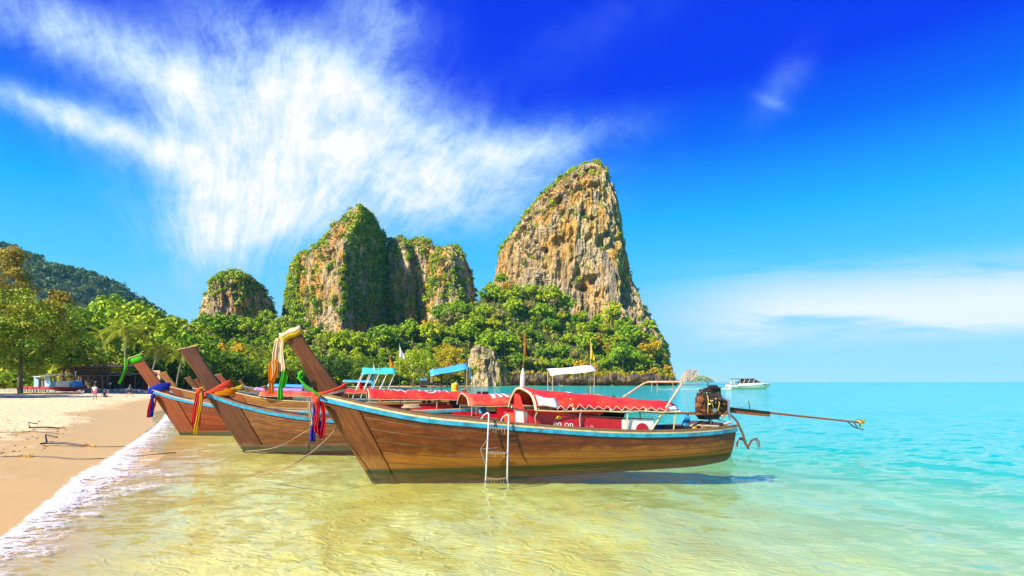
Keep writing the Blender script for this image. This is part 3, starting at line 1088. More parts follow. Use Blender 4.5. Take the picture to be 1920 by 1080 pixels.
di = island('island', 'pale domed rock island far off on the horizon', 4200, [(1274, 718), (1276, 712), (1281, 702), (1286, 696), (1292, 693), (1298, 692)], [(1314, 718), (1313, 710), (1311, 702), (1307, 696), (1302, 692)], 60, 81, m_rock)
dj = island('island', 'low green islet beside the far domed island', 3300, [(1290, 717.5), (1296, 714), (1302, 710), (1310, 707), (1318, 706)], [(1341, 717.5), (1336, 714), (1331, 710.5), (1326, 708), (1320, 706)], 40, 83, m_rock)
rs = np.random.RandomState(8)
p, nn = pick(dj, 0.2 + (dj['n'][:, 2] > 0.1), 260, rs)
stuff_plants('islet_plants', 'bushes covering the far islet', p, rs.uniform(4, 9, 260), 22, 3.0, m_scrub, 9)
for xx, yy, sc2 in ((1348, 715.2, 1), (1357, 715.6, 0.7)):
    island('island', 'faint low rock at the horizon right of the islet' if sc2 == 1 else 'faintest low rock at the horizon, farthest right', 5200, [(xx - 5, 717), (xx - 3, yy - 0.5), (xx, yy - 1.2)], [(xx + 5, 717), (xx + 3, yy - 0.4), (xx + 1, yy - 1.2)], 20, 85, m_rock, 4, 6)

# ------------------------------------------------------------------ forest on the slope: each tree its own object
PROTO = []
for k, (h, rx, shp, h0) in enumerate([(10, 4.6, 'round', .30), (9, 5.2, 'umbrella', .42), (12, 4.2, 'round', .25), (8, 4.4, 'round', .2), (11, 5.4, 'umbrella', .4), (9.5, 3.6, 'round', .3)]):
    PROTO.append(make_tree_meshes('forest_tree', h, rx, 46, 34, 0.46, 300 + k, shp, h0, 0.24, 5))
DRY = [make_tree_meshes('dry_tree', 8.5, 4.3, 40, 30, 0.36, 330, 'round', .3, .24, 7), make_tree_meshes('dry_tree', 7.0, 3.6, 36, 30, 0.36, 331, 'umbrella', .3, .24, 7)]
GOLD = [make_tree_meshes('gold_tree', 7.5, 3.9, 40, 34, 0.42, 340 + k, 'round', .22, .25, 5) for k in range(2)]
for mlist, mat in ((PROTO, m_leaf), (DRY, m_dry), (GOLD, m_gold)):
    for cm, tm in mlist:
        cm.materials.append(mat)
        tm.materials.append(m_bark)

rs = np.random.RandomState(77)
pts = []
tries = 0
while len(pts) < 300 and tries < 30000:
    tries += 1
    u = rs.uniform(120, 1252)
    tq_ = rs.uniform(0.02, 0.98) ** 1.15
    yb_, ry_, yr_ = hill_cols(u)
    Y = float(yb_ + (yr_ - yb_) * tq_)
    X = (u - 960) / 1000 * Y
    if u > 960 and tq_ < 0.05:
        continue
    if any((X - a) ** 2 + (Y - b) ** 2 < 5.6 ** 2 for a, b, *_ in pts):
        continue
    pts.append((X, Y, u, tq_))
ZONES = [(360, 'broadleaf tree in the low wood left of the small tower', 'trees left of the small tower'),
         (520, 'broadleaf tree in the wood below the small left tower', 'trees below the small tower'),
         (730, 'broadleaf tree in the wood below the pointed peak', 'trees below the pointed peak'),
         (900, 'broadleaf tree in the wood below the overgrown block', 'trees below the overgrown block'),
         (1060, 'broadleaf tree on the steep mound left of the tall tower', 'trees on the mound by the tall tower'),
         (1400, 'broadleaf tree above the sea cliff under the tall tower', 'trees above the sea cliff')]
for X, Y, u, tq_ in pts:
    z = float(hill_z(np.array([X]), np.array([Y]))[0])
    zone = next(zn for zn in ZONES if u < zn[0])
    r = rs.rand()
    gold_p = 0.55 if (u > 1080 and tq_ < 0.5) else 0.05
    s = rs.uniform(0.7, 1.15) * (1.5 if rs.rand() < 0.22 else 1.0)
    if r < gold_p:
        ms, mt, nm, lb = GOLD[rs.randint(2)], (m_gold,), 'yellow_tree', zone[1].replace('broadleaf', 'yellow leaved')
    elif r < gold_p + 0.10:
        ms, mt, nm, lb = DRY[rs.randint(2)], (m_dry,), 'dry_tree', zone[1].replace('broadleaf', 'dry beige')
    else:
        ms, mt, nm, lb = PROTO[rs.randint(6)], (m_leaf,), 'forest_tree', zone[1].replace('broadleaf', 'green broadleaf')
    place_tree(nm, ms, mt, (X, Y, z), s, rs.uniform(0, 6.28), lb, 'tree', lb.split(' tree')[0] + ' ' + zone[2])
# undergrowth between them
n = 2900
u = rs.uniform(-150, 1258, n)
tq_ = rs.uniform(0.0, 1.02, n)
yb_, ry_, yr_ = hill_cols(u)
Y = yb_ + (yr_ - yb_) * tq_
X = (u - 960) / 1000 * Y
Z = hill_z(X, Y)
keep = ~((u > 875) & (u < 955) & (tq_ < 0.05))
rad = rs.uniform(1.3, 3.0, n)
stuff_plants('undergrowth', 'dense green undergrowth filling the wooded slope', np.stack([X, Y, Z + rad * 0.5], -1)[keep], rad[keep], 30, 0.62, m_scrub, 12)
# bushes overhanging the low sea cliff
n = 300
u = rs.uniform(950, 1264, n)
yb_ = np.interp(u, HU, HYB) - rs.uniform(-2, 2.0, n)
X = (u - 960) / 1000 * yb_
rad = rs.uniform(0.9, 1.9, n)
stuff_plants('cliff_edge_bushes', 'yellow green bushes hanging over the low sea cliff', np.stack([X, yb_, rs.uniform(2.6, 8.0, n)], -1), rad, 36, 0.5, m_gold, 13)
# ------------------------------------------------------------------ long-tail boats
def wood(name, c1, c2, c3, low, algae=(0.035, 0.045, 0.012), lowz=0.5, rough=0.42, worn=0.5, upright=False):
    """varnished planking: streaky grain, orange wear, bleached lower side, dark waterline"""
    m, t, out = new_mat(name)
    co = t.node('ShaderNodeTexCoord').outputs['Object']
    z = t.node('ShaderNodeSeparateXYZ', ins={0: co}).outputs[2]
    if upright:
        co = t.node('ShaderNodeMapping', ins={'Vector': co, 'Rotation': (0, math.radians(-60), 0)}).outputs[0]
    g1 = t.noise(t.scale(co, (0.9, 5, 7)), 1.6, 6, 0.65, 0.4)
    g2 = t.noise(t.scale(co, (2.5, 20, 34)), 1.0, 4, 0.6, 0.2)
    g3 = t.noise(t.scale(co, (1.3, 2, 3.0)), 1.3, 8, 0.72, 0.5)
    fleck = t.noise(t.scale(co, (7, 10, 22)), 1.0, 4, 0.7)
    c = t.mix(t.mapr(g1, 0.36, 0.66), c1, c2)
    c = t.mix(t.math('MULTIPLY', t.mapr(g2, 0.5, 0.7), 0.6), c, c3)
    c = t.mix(t.math('MULTIPLY', t.mapr(g3, 0.55, 0.68), worn), c, low)
    rnd = t.node('ShaderNodeObjectInfo').outputs['Random']
    c = t.mix(t.math('MULTIPLY', rnd, 0.55), c, tuple(0.55 * x for x in c1))
    zn = t.math('ADD', z, t.math('MULTIPLY', t.math('SUBTRACT', g3, 0.5), 0.9))
    lowf = t.math('SUBTRACT', 1.0, t.mapr(zn, lowz - 0.14, lowz + 0.16))
    c = t.mix(t.math('MULTIPLY', lowf, 0.88), c, t.mix(t.mapr(g1, 0.35, 0.7), low, tuple(x * 0.62 for x in low)))
    c = t.mix(t.math('MULTIPLY', t.mapr(fleck, 0.66, 0.75), 0.5), c, (0.44, 0.24, 0.06))
    c = t.mix(t.math('MULTIPLY', t.mapr(fleck, 0.37, 0.27), 0.75), c, (0.02, 0.012, 0.006))
    za = t.math('ADD', z, t.math('MULTIPLY', t.math('SUBTRACT', g1, 0.5), 0.10))
    c = t.mix(t.math('SUBTRACT', 1.0, t.mapr(za, 0.04, 0.13)), c, algae)
    rg = t.math('ADD', rough, t.math('MULTIPLY', t.math('ADD', g3, lowf), 0.16))
    principled(t, out, c, rg, 0, 0.5, bump(t, t.math('ADD', g2, t.math('MULTIPLY', g1, 0.6)), 0.6, 0.012))
    return m


W_A = wood('planks_brown', (0.095, 0.019, 0.002), (0.24, 0.055, 0.004), (0.022, 0.006, 0.002), (0.34, 0.135, 0.012), worn=0.5, lowz=0.44, rough=0.32)
W_B = wood('planks_weathered', (0.17, 0.058, 0.012), (0.30, 0.12, 0.028), (0.06, 0.025, 0.01), (0.34, 0.18, 0.07), worn=0.5, lowz=0.15, rough=0.55)
W_C = wood('planks_red', (0.20, 0.030, 0.005), (0.33, 0.06, 0.008), (0.10, 0.02, 0.005), (0.30, 0.08, 0.02), worn=0.25, lowz=0.05)
W_D = wood('planks_golden', (0.26, 0.10, 0.018), (0.38, 0.17, 0.03), (0.10, 0.035, 0.008), (0.40, 0.2, 0.06), worn=0.3, lowz=0.1)
W_STEM_A = wood('stem_wood', (0.10, 0.028, 0.005), (0.20, 0.062, 0.009), (0.06, 0.02, 0.006), (0.30, 0.14, 0.025), worn=0.25, lowz=0.35, upright=True)
W_STEM_B = wood('stem_dark', (0.085, 0.026, 0.009), (0.16, 0.055, 0.016), (0.035, 0.012, 0.005), (0.22, 0.12, 0.07), worn=0.25, lowz=0.1, upright=True)
W_STEM_C = wood('stem_red', (0.20, 0.045, 0.010), (0.30, 0.075, 0.014), (0.10, 0.022, 0.006), (0.28, 0.08, 0.02), worn=0.2, lowz=0.0, upright=True)
W_DECK = wood('deck_wood', (0.30, 0.19, 0.10), (0.46, 0.32, 0.19), (0.14, 0.08, 0.04), (0.5, 0.36, 0.22), lowz=-2, algae=(0.3, 0.2, 0.1), rough=0.7)
M_RAIL = paint('rail_brown', (0.24, 0.13, 0.06), 0.6, wear=0.45, scale=3)
M_RAILT = paint('rail_tan', (0.55, 0.40, 0.24), 0.65, wear=0.35, scale=3)
M_CREAM = paint('cream_stripe', (0.74, 0.60, 0.33), 0.5, wear=0.42, scale=5)
M_BLUE = paint('blue_stripe', (0.03, 0.36, 0.56), 0.45, wear=0.5, scale=4, dark=0.45)


def tarp(name, col, faded):
    m, t, out = new_mat(name)
    co = t.node('ShaderNodeTexCoord').outputs['Object']
    w1 = t.noise(t.scale(co, (1.2, 3.5, 3.5)), 1.6, 4, 0.6, 1.2)
    w2 = t.noise(t.scale(co, (5, 9, 9)), 1.6, 4, 0.65, 0.8)
    f = t.noise(co, 1.3, 6, 0.7, 0.4)
    c = t.mix(t.mapr(f, 0.42, 0.68), col, faded)
    c = t.mix(t.math('MULTIPLY', t.mapr(w2, 0.55, 0.72), 0.4), c, tuple(x * 0.5 for x in col))
    principled(t, out, c, t.math('ADD', 0.42, t.math('MULTIPLY', f, 0.25)), 0, 0.35, bump(t, t.math('ADD', w1, t.math('MULTIPLY', w2, 0.35)), 0.9, 0.07))
    return m


M_RED = tarp('red_tarpaulin', (0.62, 0.022, 0.010), (0.70, 0.075, 0.030))
M_ORANGE = tarp('faded_tarpaulin', (0.62, 0.05, 0.02), (0.70, 0.20, 0.09))
M_REDB = paint('red_board', (0.50, 0.010, 0.022), 0.35, wear=0.15, scale=3)
M_WHITE = paint('white_paint', (0.80, 0.78, 0.74), 0.45, wear=0.15, scale=5)
M_PINK = paint('pink_cloth', (0.72, 0.36, 0.36), 0.7, wear=0.2)
M_STEEL = paint('steel_tube', (0.55, 0.54, 0.52), 0.32, 0.9, wear=0.25, scale=8)
M_PIPE = paint('tan_pipe', (0.62, 0.46, 0.28), 0.5, 0.2, wear=0.35, scale=5)
M_POST = paint('grey_post', (0.35, 0.33, 0.30), 0.5, 0.3, wear=0.3)
M_DARKP = paint('dark_post', (0.07, 0.055, 0.05), 0.55, 0.3, wear=0.3)
M_IRON = paint('black_iron', (0.035, 0.032, 0.03), 0.5, 0.5, wear=0.4, scale=12)
M_RUST = paint('rusty_iron', (0.30, 0.10, 0.03), 0.75, 0.2, wear=0.45, scale=14)
M_OIL = paint('oily_metal', (0.14, 0.09, 0.06), 0.4, 0.6, wear=0.5, scale=20)
M_BRASS = paint('brass', (0.62, 0.48, 0.18), 0.35, 0.8, wear=0.3)
M_YEL = paint('yellow_plastic', (0.80, 0.50, 0.03), 0.4, wear=0.15)
M_ROPE = paint('rope', (0.36, 0.26, 0.14), 0.85, wear=0.3, scale=40)
M_ROPEY = paint('yellow_rope', (0.75, 0.48, 0.05), 0.8, wear=0.2, scale=40)
M_BLACK = paint('black_plastic', (0.02, 0.02, 0.024), 0.45, wear=0.2)
M_HOSE = paint('yellow_hose', (0.45, 0.36, 0.05), 0.5, wear=0.3)
M_PURPLE = paint('lilac_tarpaulin', (0.45, 0.22, 0.62), 0.5, wear=0.15, dark=0.75)
M_SKYB = paint('blue_tarpaulin', (0.05, 0.36, 0.66), 0.45, wear=0.15, dark=0.75)
M_TEAL = paint('teal_tarpaulin', (0.05, 0.55, 0.42), 0.45, wear=0.15, dark=0.75)
M_OFFW = paint('white_tarpaulin', (0.80, 0.75, 0.70), 0.5, wear=0.2, dark=0.8)


def cloth(name, col):
    m, t, out = new_mat(name)
    co = t.node('ShaderNodeTexCoord').outputs['Object']
    n = t.noise(t.scale(co, (30, 30, 2)), 1.0, 3, 0.6)
    d = t.node('ShaderNodeBsdfDiffuse', ins={'Color': t.mix(n, tuple(x * 0.75 for x in col), col)})
    tl = t.node('ShaderNodeBsdfTranslucent', ins={'Color': (*col, 1)})
    mx = t.node('ShaderNodeMixShader', ins={0: 0.3, 1: d.outputs[0], 2: tl.outputs[0]})
    t.l.new(mx.outputs[0], out.inputs['Surface'])
    return m


C_GREEN, C_ORANGE, C_CREAM, C_RED, C_BLUE, C_YELLOW, C_WHITE, C_CORAL = (cloth('cloth_' + n, c) for n, c in (
    ('green', (0.10, 0.62, 0.04)), ('orange', (0.85, 0.30, 0.02)), ('cream', (0.85, 0.68, 0.45)), ('red', (0.70, 0.02, 0.03)),
    ('blue', (0.03, 0.05, 0.42)), ('yellow', (0.85, 0.58, 0.03)), ('white', (0.85, 0.82, 0.80)), ('coral', (0.80, 0.10, 0.06))))


def text_verts(s, size):
    cu_ = bpy.data.curves.new('lettering', 'FONT')
    cu_.body = s
    cu_.size = size
    cu_.resolution_u = 3
    ob = bpy.data.objects.new('lettering', cu_)
    COL.objects.link(ob)
    bpy.context.view_layer.update()
    me = bpy.data.meshes.new_from_object(ob)
    vs = [tuple(v.co) for v in me.vertices]
    fs = [tuple(p.vertices) for p in me.polygons]
    bpy.data.objects.remove(ob)
    bpy.data.curves.remove(cu_)
    bpy.data.meshes.remove(me)
    return vs, fs


class Boat:
    def __init__(self, label, bow, rz, L, sheer, beam, mats, rake=0.585, group='long tail boats moored off the beach', name='long_tail_boat', tip=((-1.98, 3.40), (-1.62, 3.63)), nplank=7, detail=True, keelboard=False, stripes=('cream', 'blue'), stemw=0.05):
        self.base = Vector((bow[0], bow[1], 0))
        self.rz = rz
        self.c, self.s = math.cos(rz), math.sin(rz)
        self.L = L
        self.sheer = hermite([p[0] for p in sheer], [p[1] for p in sheer])
        bu = [0, .03, .08, .16, .28, .45, .65, .82, .93, 1.0]
        bv = [.03, .20, .40, .64, .86, 1.0, 1.0, .90, .74, .50]
        self.beam = hermite(bu, [b * beam for b in bv])
        self.rake = rake
        self.root = thing(name, label, 'boat', self.base, rz, group)
        self.m = mats
        r = self.root
        us = np.concatenate([np.linspace(0, .12, 9), np.linspace(.15, 1, 24)])
        v_edges = np.linspace(0.02, 1.0, nplank + 1)
        # inner shell and transom
        mb = MB()
        for sd in (-1, 1):
            mb.sheet([[self.H(u, v, sd, -0.004) for v in np.linspace(0, 1, 12)] for u in us])
        mb.sheet([[self.H(1.0, v, -1, 0.0), self.H(1.0, v, 1, 0.0)] for v in np.linspace(0, 1, 8)])
        hull = mb.build('hull', mats['in'], r, True, thick=0.0)
        ps = us[us > stemw * 0.8]
        for sd in (-1, 1):
            for i in range(nplank):
                a, b = v_edges[i], v_edges[i + 1]
                e = 0.006
                rows = []
                for u in ps:
                    rows.append([self.H(u, a + e, sd, 0.0), self.H(u, a + e * 1.4, sd, 0.012), self.H(u, (a + b) / 2, sd, 0.015), self.H(u, b - e * 1.4, sd, 0.012), self.H(u, b - e, sd, 0.0)])
                mb = MB()
                mb.sheet(rows)
                mb.build('plank', mats['hull'], hull, 'auto')
        # stem boards each side, then the tall prow post
        mb = MB()
        for sd in (-1, 1):
            su = np.linspace(0, stemw, 5)
            mb.sheet([[self.H(u, v, sd, 0.045) for v in np.linspace(0.0, 1, 14)] for u in su])
            mb.sheet([[self.H(stemw, v, sd, 0.045), self.H(stemw, v, sd, 0.0)] for v in np.linspace(0.0, 1, 14)])
        fr = [self.H(0, v, 1, 0.045) for v in np.linspace(0, 1, 14)]
        fl = [self.H(0, v, -1, 0.045) for v in np.linspace(0, 1, 14)]
        mb.sheet([fl, [((a[0] + b[0]) / 2 - 0.05, 0, a[2]) for a, b in zip(fl, fr)], fr])
        mb.build('stem', mats['stem'], r, True)
        zs0 = float(self.sheer(0))
        g0 = -rake * zs0
        (tx0, tz0), (tx1, tz1) = tip
        gx1 = g0 + 0.80
        pr, pb = [], []
        for k in range(11):
            f = k / 10
            zf = (zs0 - 0.35) + (tz0 - zs0 + 0.35) * f
            pr.append((g0 + 0.35 * rake + (tx0 - g0 - 0.35 * rake) * f + 0.05 * math.sin(math.pi * f), zf))
            zb_ = (zs0 - 0.35) + (tz1 - zs0 + 0.35) * f
            pb.append((gx1 + 0.12 + (tx1 - gx1 - 0.12) * (1 - (1 - f) ** 1.22), zb_))
        mb = MB()
        rows = []
        for (ax, az), (bx_, bz) in zip(pr, pb):
            w_ = 0.075
            rows.append([(ax, 0, az), (ax + 0.05, -w_, az), ((ax + bx_) / 2, -w_ * 1.15, (az + bz) / 2), (bx_ - 0.02, -w_, bz), (bx_, 0, bz), (bx_ - 0.02, w_, bz), ((ax + bx_) / 2, w_ * 1.15, (az + bz) / 2), (ax + 0.05, w_, az), (ax, 0, az)])
        mb.sheet(rows)
        mb.add(rows[-1][:-1], [tuple(range(8))])
        pp = mb.build('prow_post', mats['prow'], r, 'auto', bevel=0.012)
        self.post = (pr, pb)
        # light edge capping the end of the post
        e0, e1 = Vector((tx0, 0, tz0)), Vector((tx1, 0, tz1))
        d_ = (e1 - e0).normalized()
        MB().bar(e0 - d_ * 0.02, e1 + d_ * 0.02, 0.19, 0.03).build('end_cap', mats.get('cap', M_RAILT), r, False, bevel=0.008)
        # rails and painted stripes
        gu = np.concatenate([np.linspace(0.0, .1, 7), np.linspace(.13, 1, 26)])

        def band(name, z0, z1, o0, o1, mat, sides=(-1, 1), inner=False):
            for sd in sides:
                rows = []
                for u in gu:
                    p = self.H(u, 0, sd, 0.0)
                    zt = p[2]
                    rows.append([(p[0], p[1] + sd * o0, zt + z0), (p[0], p[1] + sd * o1, zt + z0), (p[0], p[1] + sd * o1, zt + z1), (p[0], p[1] + sd * o0, zt + z1), (p[0], p[1] + sd * o0, zt + z0)])
                m_ = MB()
                m_.sheet(rows)
                m_.add(rows[-1][:-1], [(0, 1, 2, 3)])
                m_.build(name, mat, r, 'auto')
        band('rail', 0.002, 0.055, -0.06, 0.055, mats.get('rail', M_RAIL))
        z = 0.0
        for nm in stripes:
            hgt = 0.055 if nm == 'cream' else 0.105
            band(nm + '_stripe', z - hgt, z - 0.002, 0.0, 0.045 if nm == 'cream' else 0.052, M_CREAM if nm == 'cream' else mats.get('blue', M_BLUE))
            z -= hgt
        band('inner_stripe', -0.10, -0.01, -0.045, -0.008, mats.get('blue', M_BLUE))
        if keelboard:
            for sd in (-1, 1):
                rows = []
                for u in ps:
                    vt = (float(self.sheer(u)) - 0.16) / (float(self.sheer(u)) - self.keel(u))
                    p, q_ = self.H(u, vt, sd, 0.02), self.H(u, min(vt + 0.16, 1), sd, 0.02)
                    rows.append([(p[0], p[1], p[2]), (p[0], p[1] + sd * 0.06, p[2] - 0.02), (q_[0], p[1] + sd * 0.06, -0.10)])
                MB().sheet(rows).build('rubbing_board', mats['stem'], r, 'auto')
        # decking: boards run lengthwise, foredeck high, well deck low
        for k in range(5):
            f0, f1 = -0.9 + k * 0.36, -0.9 + k * 0.36 + 0.34
            rows = []
            for u in np.linspace(0.05, 0.985, 24):
                b = float(self.beam(u))
                zt = float(self.sheer(u))
                dz_ = 0.10 if u < 0.22 else (0.10 + 0.32 * min(1, (u - 0.22) / 0.03) if u < 0.9 else 0.16)
                x = self.H(u, 0, 1, 0)[0]
                rows.append([(x, b * f0, zt - dz_), (x, b * f1, zt - dz_)])
            MB().sheet(rows).build('deck_board', W_DECK, r, False, thick=0.02)
        if detail:
            for u in (0.30, 0.42, 0.54, 0.66, 0.78):
                p = self.H(u, 0, 1, 0)
                b = float(self.beam(u)) * 0.93
                MB().box((p[0], 0, p[2] - 0.17), (0.24, 2 * b, 0.035)).build('thwart', W_DECK, r, False, bevel=0.006)

    def keel(self, u):
        return -0.36 + 0.10 * max(0, (u - 0.85) / 0.15) ** 2

    def H(self, u, v, sd, off):
        zs = float(self.sheer(u))
        zk = self.keel(u)
        z = zs + (zk - zs) * v
        f = min(1.0, u / 0.35)
        p, q_ = 1.25 + 2.4 * f, 0.95 - 0.5 * f
        y = float(self.beam(u)) * max(0.0, 1 - v ** p) ** q_
        x = -self.rake * z * (1 - u) ** 3.2 + self.L * u + 0.16 * z * u ** 10
        return (x, sd * (y + off), z)

    def at(self, px, py, y=0.0):
        """boat coordinates of the photo pixel on the plane at sideways offset y"""
        k = (px - 960) / 1000
        bx, by = self.base.x, self.base.y
        x = (k * (by + self.c * y) - bx + self.s * y) / (self.c - k * self.s)
        Yw = by + self.s * x + self.c * y
        return Vector((x, y, CAMZ + (716 - py) / 1000 * Yw))

    def canopy(self, xa, xb, za, zb, ea, eb, wa, mat, posts, hoop=None, lace=False, flare=0.0, roofwhite=None):
        """arched tarpaulin roof on hoops and posts; za/zb ridge height, ea/eb eaves"""
        r = self.root
        n, k = 24, 13

        def pt(f, a, lift=0.0):
            x = xa + (xb - xa) * f
            zr, ze = za + (zb - za) * f, ea + (eb - ea) * f
            ww = wa * (1.0 + flare * max(0, 1 - f * 6))
            y = ww * math.sin(a * 1.25) / math.sin(1.25)
            sag = -0.05 * math.sin(f * math.pi * 4) ** 2 * (1 - abs(a) * 0.3) + 0.018 * math.sin(f * 23 + a * 7)
            z = ze + (zr - ze) * (1 - abs(a) ** 2.1) + sag + 0.01 * math.sin(17 * f + 5 * a)
            return Vector((x, y, z + lift))
        self.pt = pt
        lim = 0.93 if lace else 1.0
        roof = MB().sheet([[pt(f, a * lim) for a in np.linspace(-1, 1, k)] for f in np.linspace(0, 1, n)]).build('canopy_roof', mat, r, True, thick=0.014)
        for f in np.linspace(0, 1, 5):
            MB().tube([pt(f, a, -0.025) for a in np.linspace(-1, 1, 13)], 0.022 if f > 0 else 0.034, 6).build('canopy_hoop', hoop or M_PIPE, r)
        for sd in (-1, 1):
            MB().tube([pt(f, sd, -0.02) for f in np.linspace(0, 1, 8)], 0.02, 6).build('eaves_rail', hoop or M_PIPE, r)
        for f in posts:
            for sd in (-1, 1):
                p = pt(f, sd * 0.97)
                u = min(1, p.x / self.L)
                g = self.H(u, 0, sd, -0.03)
                MB().tube([p, ((p.x + g[0]) / 2, (p.y + g[1]) / 2, (p.z + g[2]) / 2), (p.x, g[1], g[2] - 0.02)], 0.02, 6).build('canopy_post', M_POST if f < 0.5 else M_PIPE, r)
        if lace:
            for sd in (-1, 1):
                zig = []
                m_ = 26
                for i in range(m_):
                    f = 0.14 + 0.78 * i / (m_ - 1)
                    zig.append(pt(f, sd * (0.86 if i % 2 else 1.0), 0.02))
                MB().tube(zig, 0.008, 4).build('lacing', M_WHITE, r)
        return roof

    def board(self, x0, x1, sd, z0, z1, mat, name='side_board', off=-0.075):
        rows = []
        for x in np.linspace(x0, x1, 8):
            p = self.H(min(1, x / self.L), 0, sd, off)
            rows.append([(x, p[1], p[2] + z0), (x, p[1], p[2] + z1)])
        return MB().sheet(rows).build(name, mat, self.root, False, thick=0.016)

    def letters(self, s, size, x, z, sd, mat, off=-0.06, name='lettering'):
        vs, fs = text_verts(s, size)
        vv = []
        for a, b, _ in vs:
            xx = x + a if sd < 0 else x - a
            p = self.H(min(1, xx / self.L), 0, sd, off)
            vv.append((xx, p[1], p[2] + z + b))
        return MB().add(vv, fs).build(name, mat, self.root, False, thick=0.006)

    def roof_letters(self, s, size, f0, a0, mat):
        vs, fs = text_verts(s, size)
        vv = []
        for a, b, _ in vs:
            f = f0 + a / 3.7
            vv.append(self.pt(f, a0 + b * 1.15, 0.026))
        return MB().add(vv, fs).build('lettering', mat, self.root, False)


def post_frame(B, k):
    """centre, along-width and width of the prow post at level k (0..10)"""
    a, b = Vector((B.post[0][k][0], 0, B.post[0][k][1])), Vector((B.post[1][k][0], 0, B.post[1][k][1]))
    return (a + b) / 2, (b - a).normalized(), (b - a).length


def sash(B, root, zc, xc, half, mat, wid=0.13, tilt=0.25, seed=0, name='sash'):
    """cloth band wound round the prow post"""
    rs_ = np.random.RandomState(seed)
    rows = []
    for i in range(29):
        a = 2 * math.pi * i / 28
        x, y = math.cos(a) * half * .92, math.sin(a) * 0.115
        row = []
        for j in range(7):
            q_ = (j / 6 - 0.5)
            bul = 0.015 * math.cos(q_ * math.pi) + 0.014 * math.sin(3 * a + 14 * q_ + seed)
            row.append((xc + x * (1 + bul / half), y * (1 + bul / 0.115), zc + q_ * wid * (1 + 0.4 * math.sin(a * 2 + seed)) + x * tilt))
        rows.append(row)
    return MB().sheet(rows).build(name, mat, root, True, thick=0.012)


def ribbon(root, p, length, width, mat, seed=0, dirx=(1, 0), sway=0.1, name='ribbon'):
    """hanging strip of cloth with folds"""
    rs_ = np.random.RandomState(seed)
    ph = rs_.uniform(0, 6)
    rows = []
    for i in range(15):
        f = i / 14
        row = []
        for j in range(9):
            q_ = j / 8 - 0.5
            wv = width * (0.55 + 0.45 * f)
            fold = 0.024 * math.sin(q_ * 11 + ph + f * 1.5) * (0.5 + f)
            sx = sway * f * f + 0.03 * math.sin(f * 5 + ph)
            row.append((p[0] + (q_ * wv + sx) * dirx[0] - fold * dirx[1], p[1] + (q_ * wv + sx) * dirx[1] + fold * dirx[0], p[2] - length * f - 0.015 * math.sin(q_ * 9 + ph) * f))
        rows.append(row)
    return MB().sheet(rows).build(name, mat, root, True, thick=0.003)


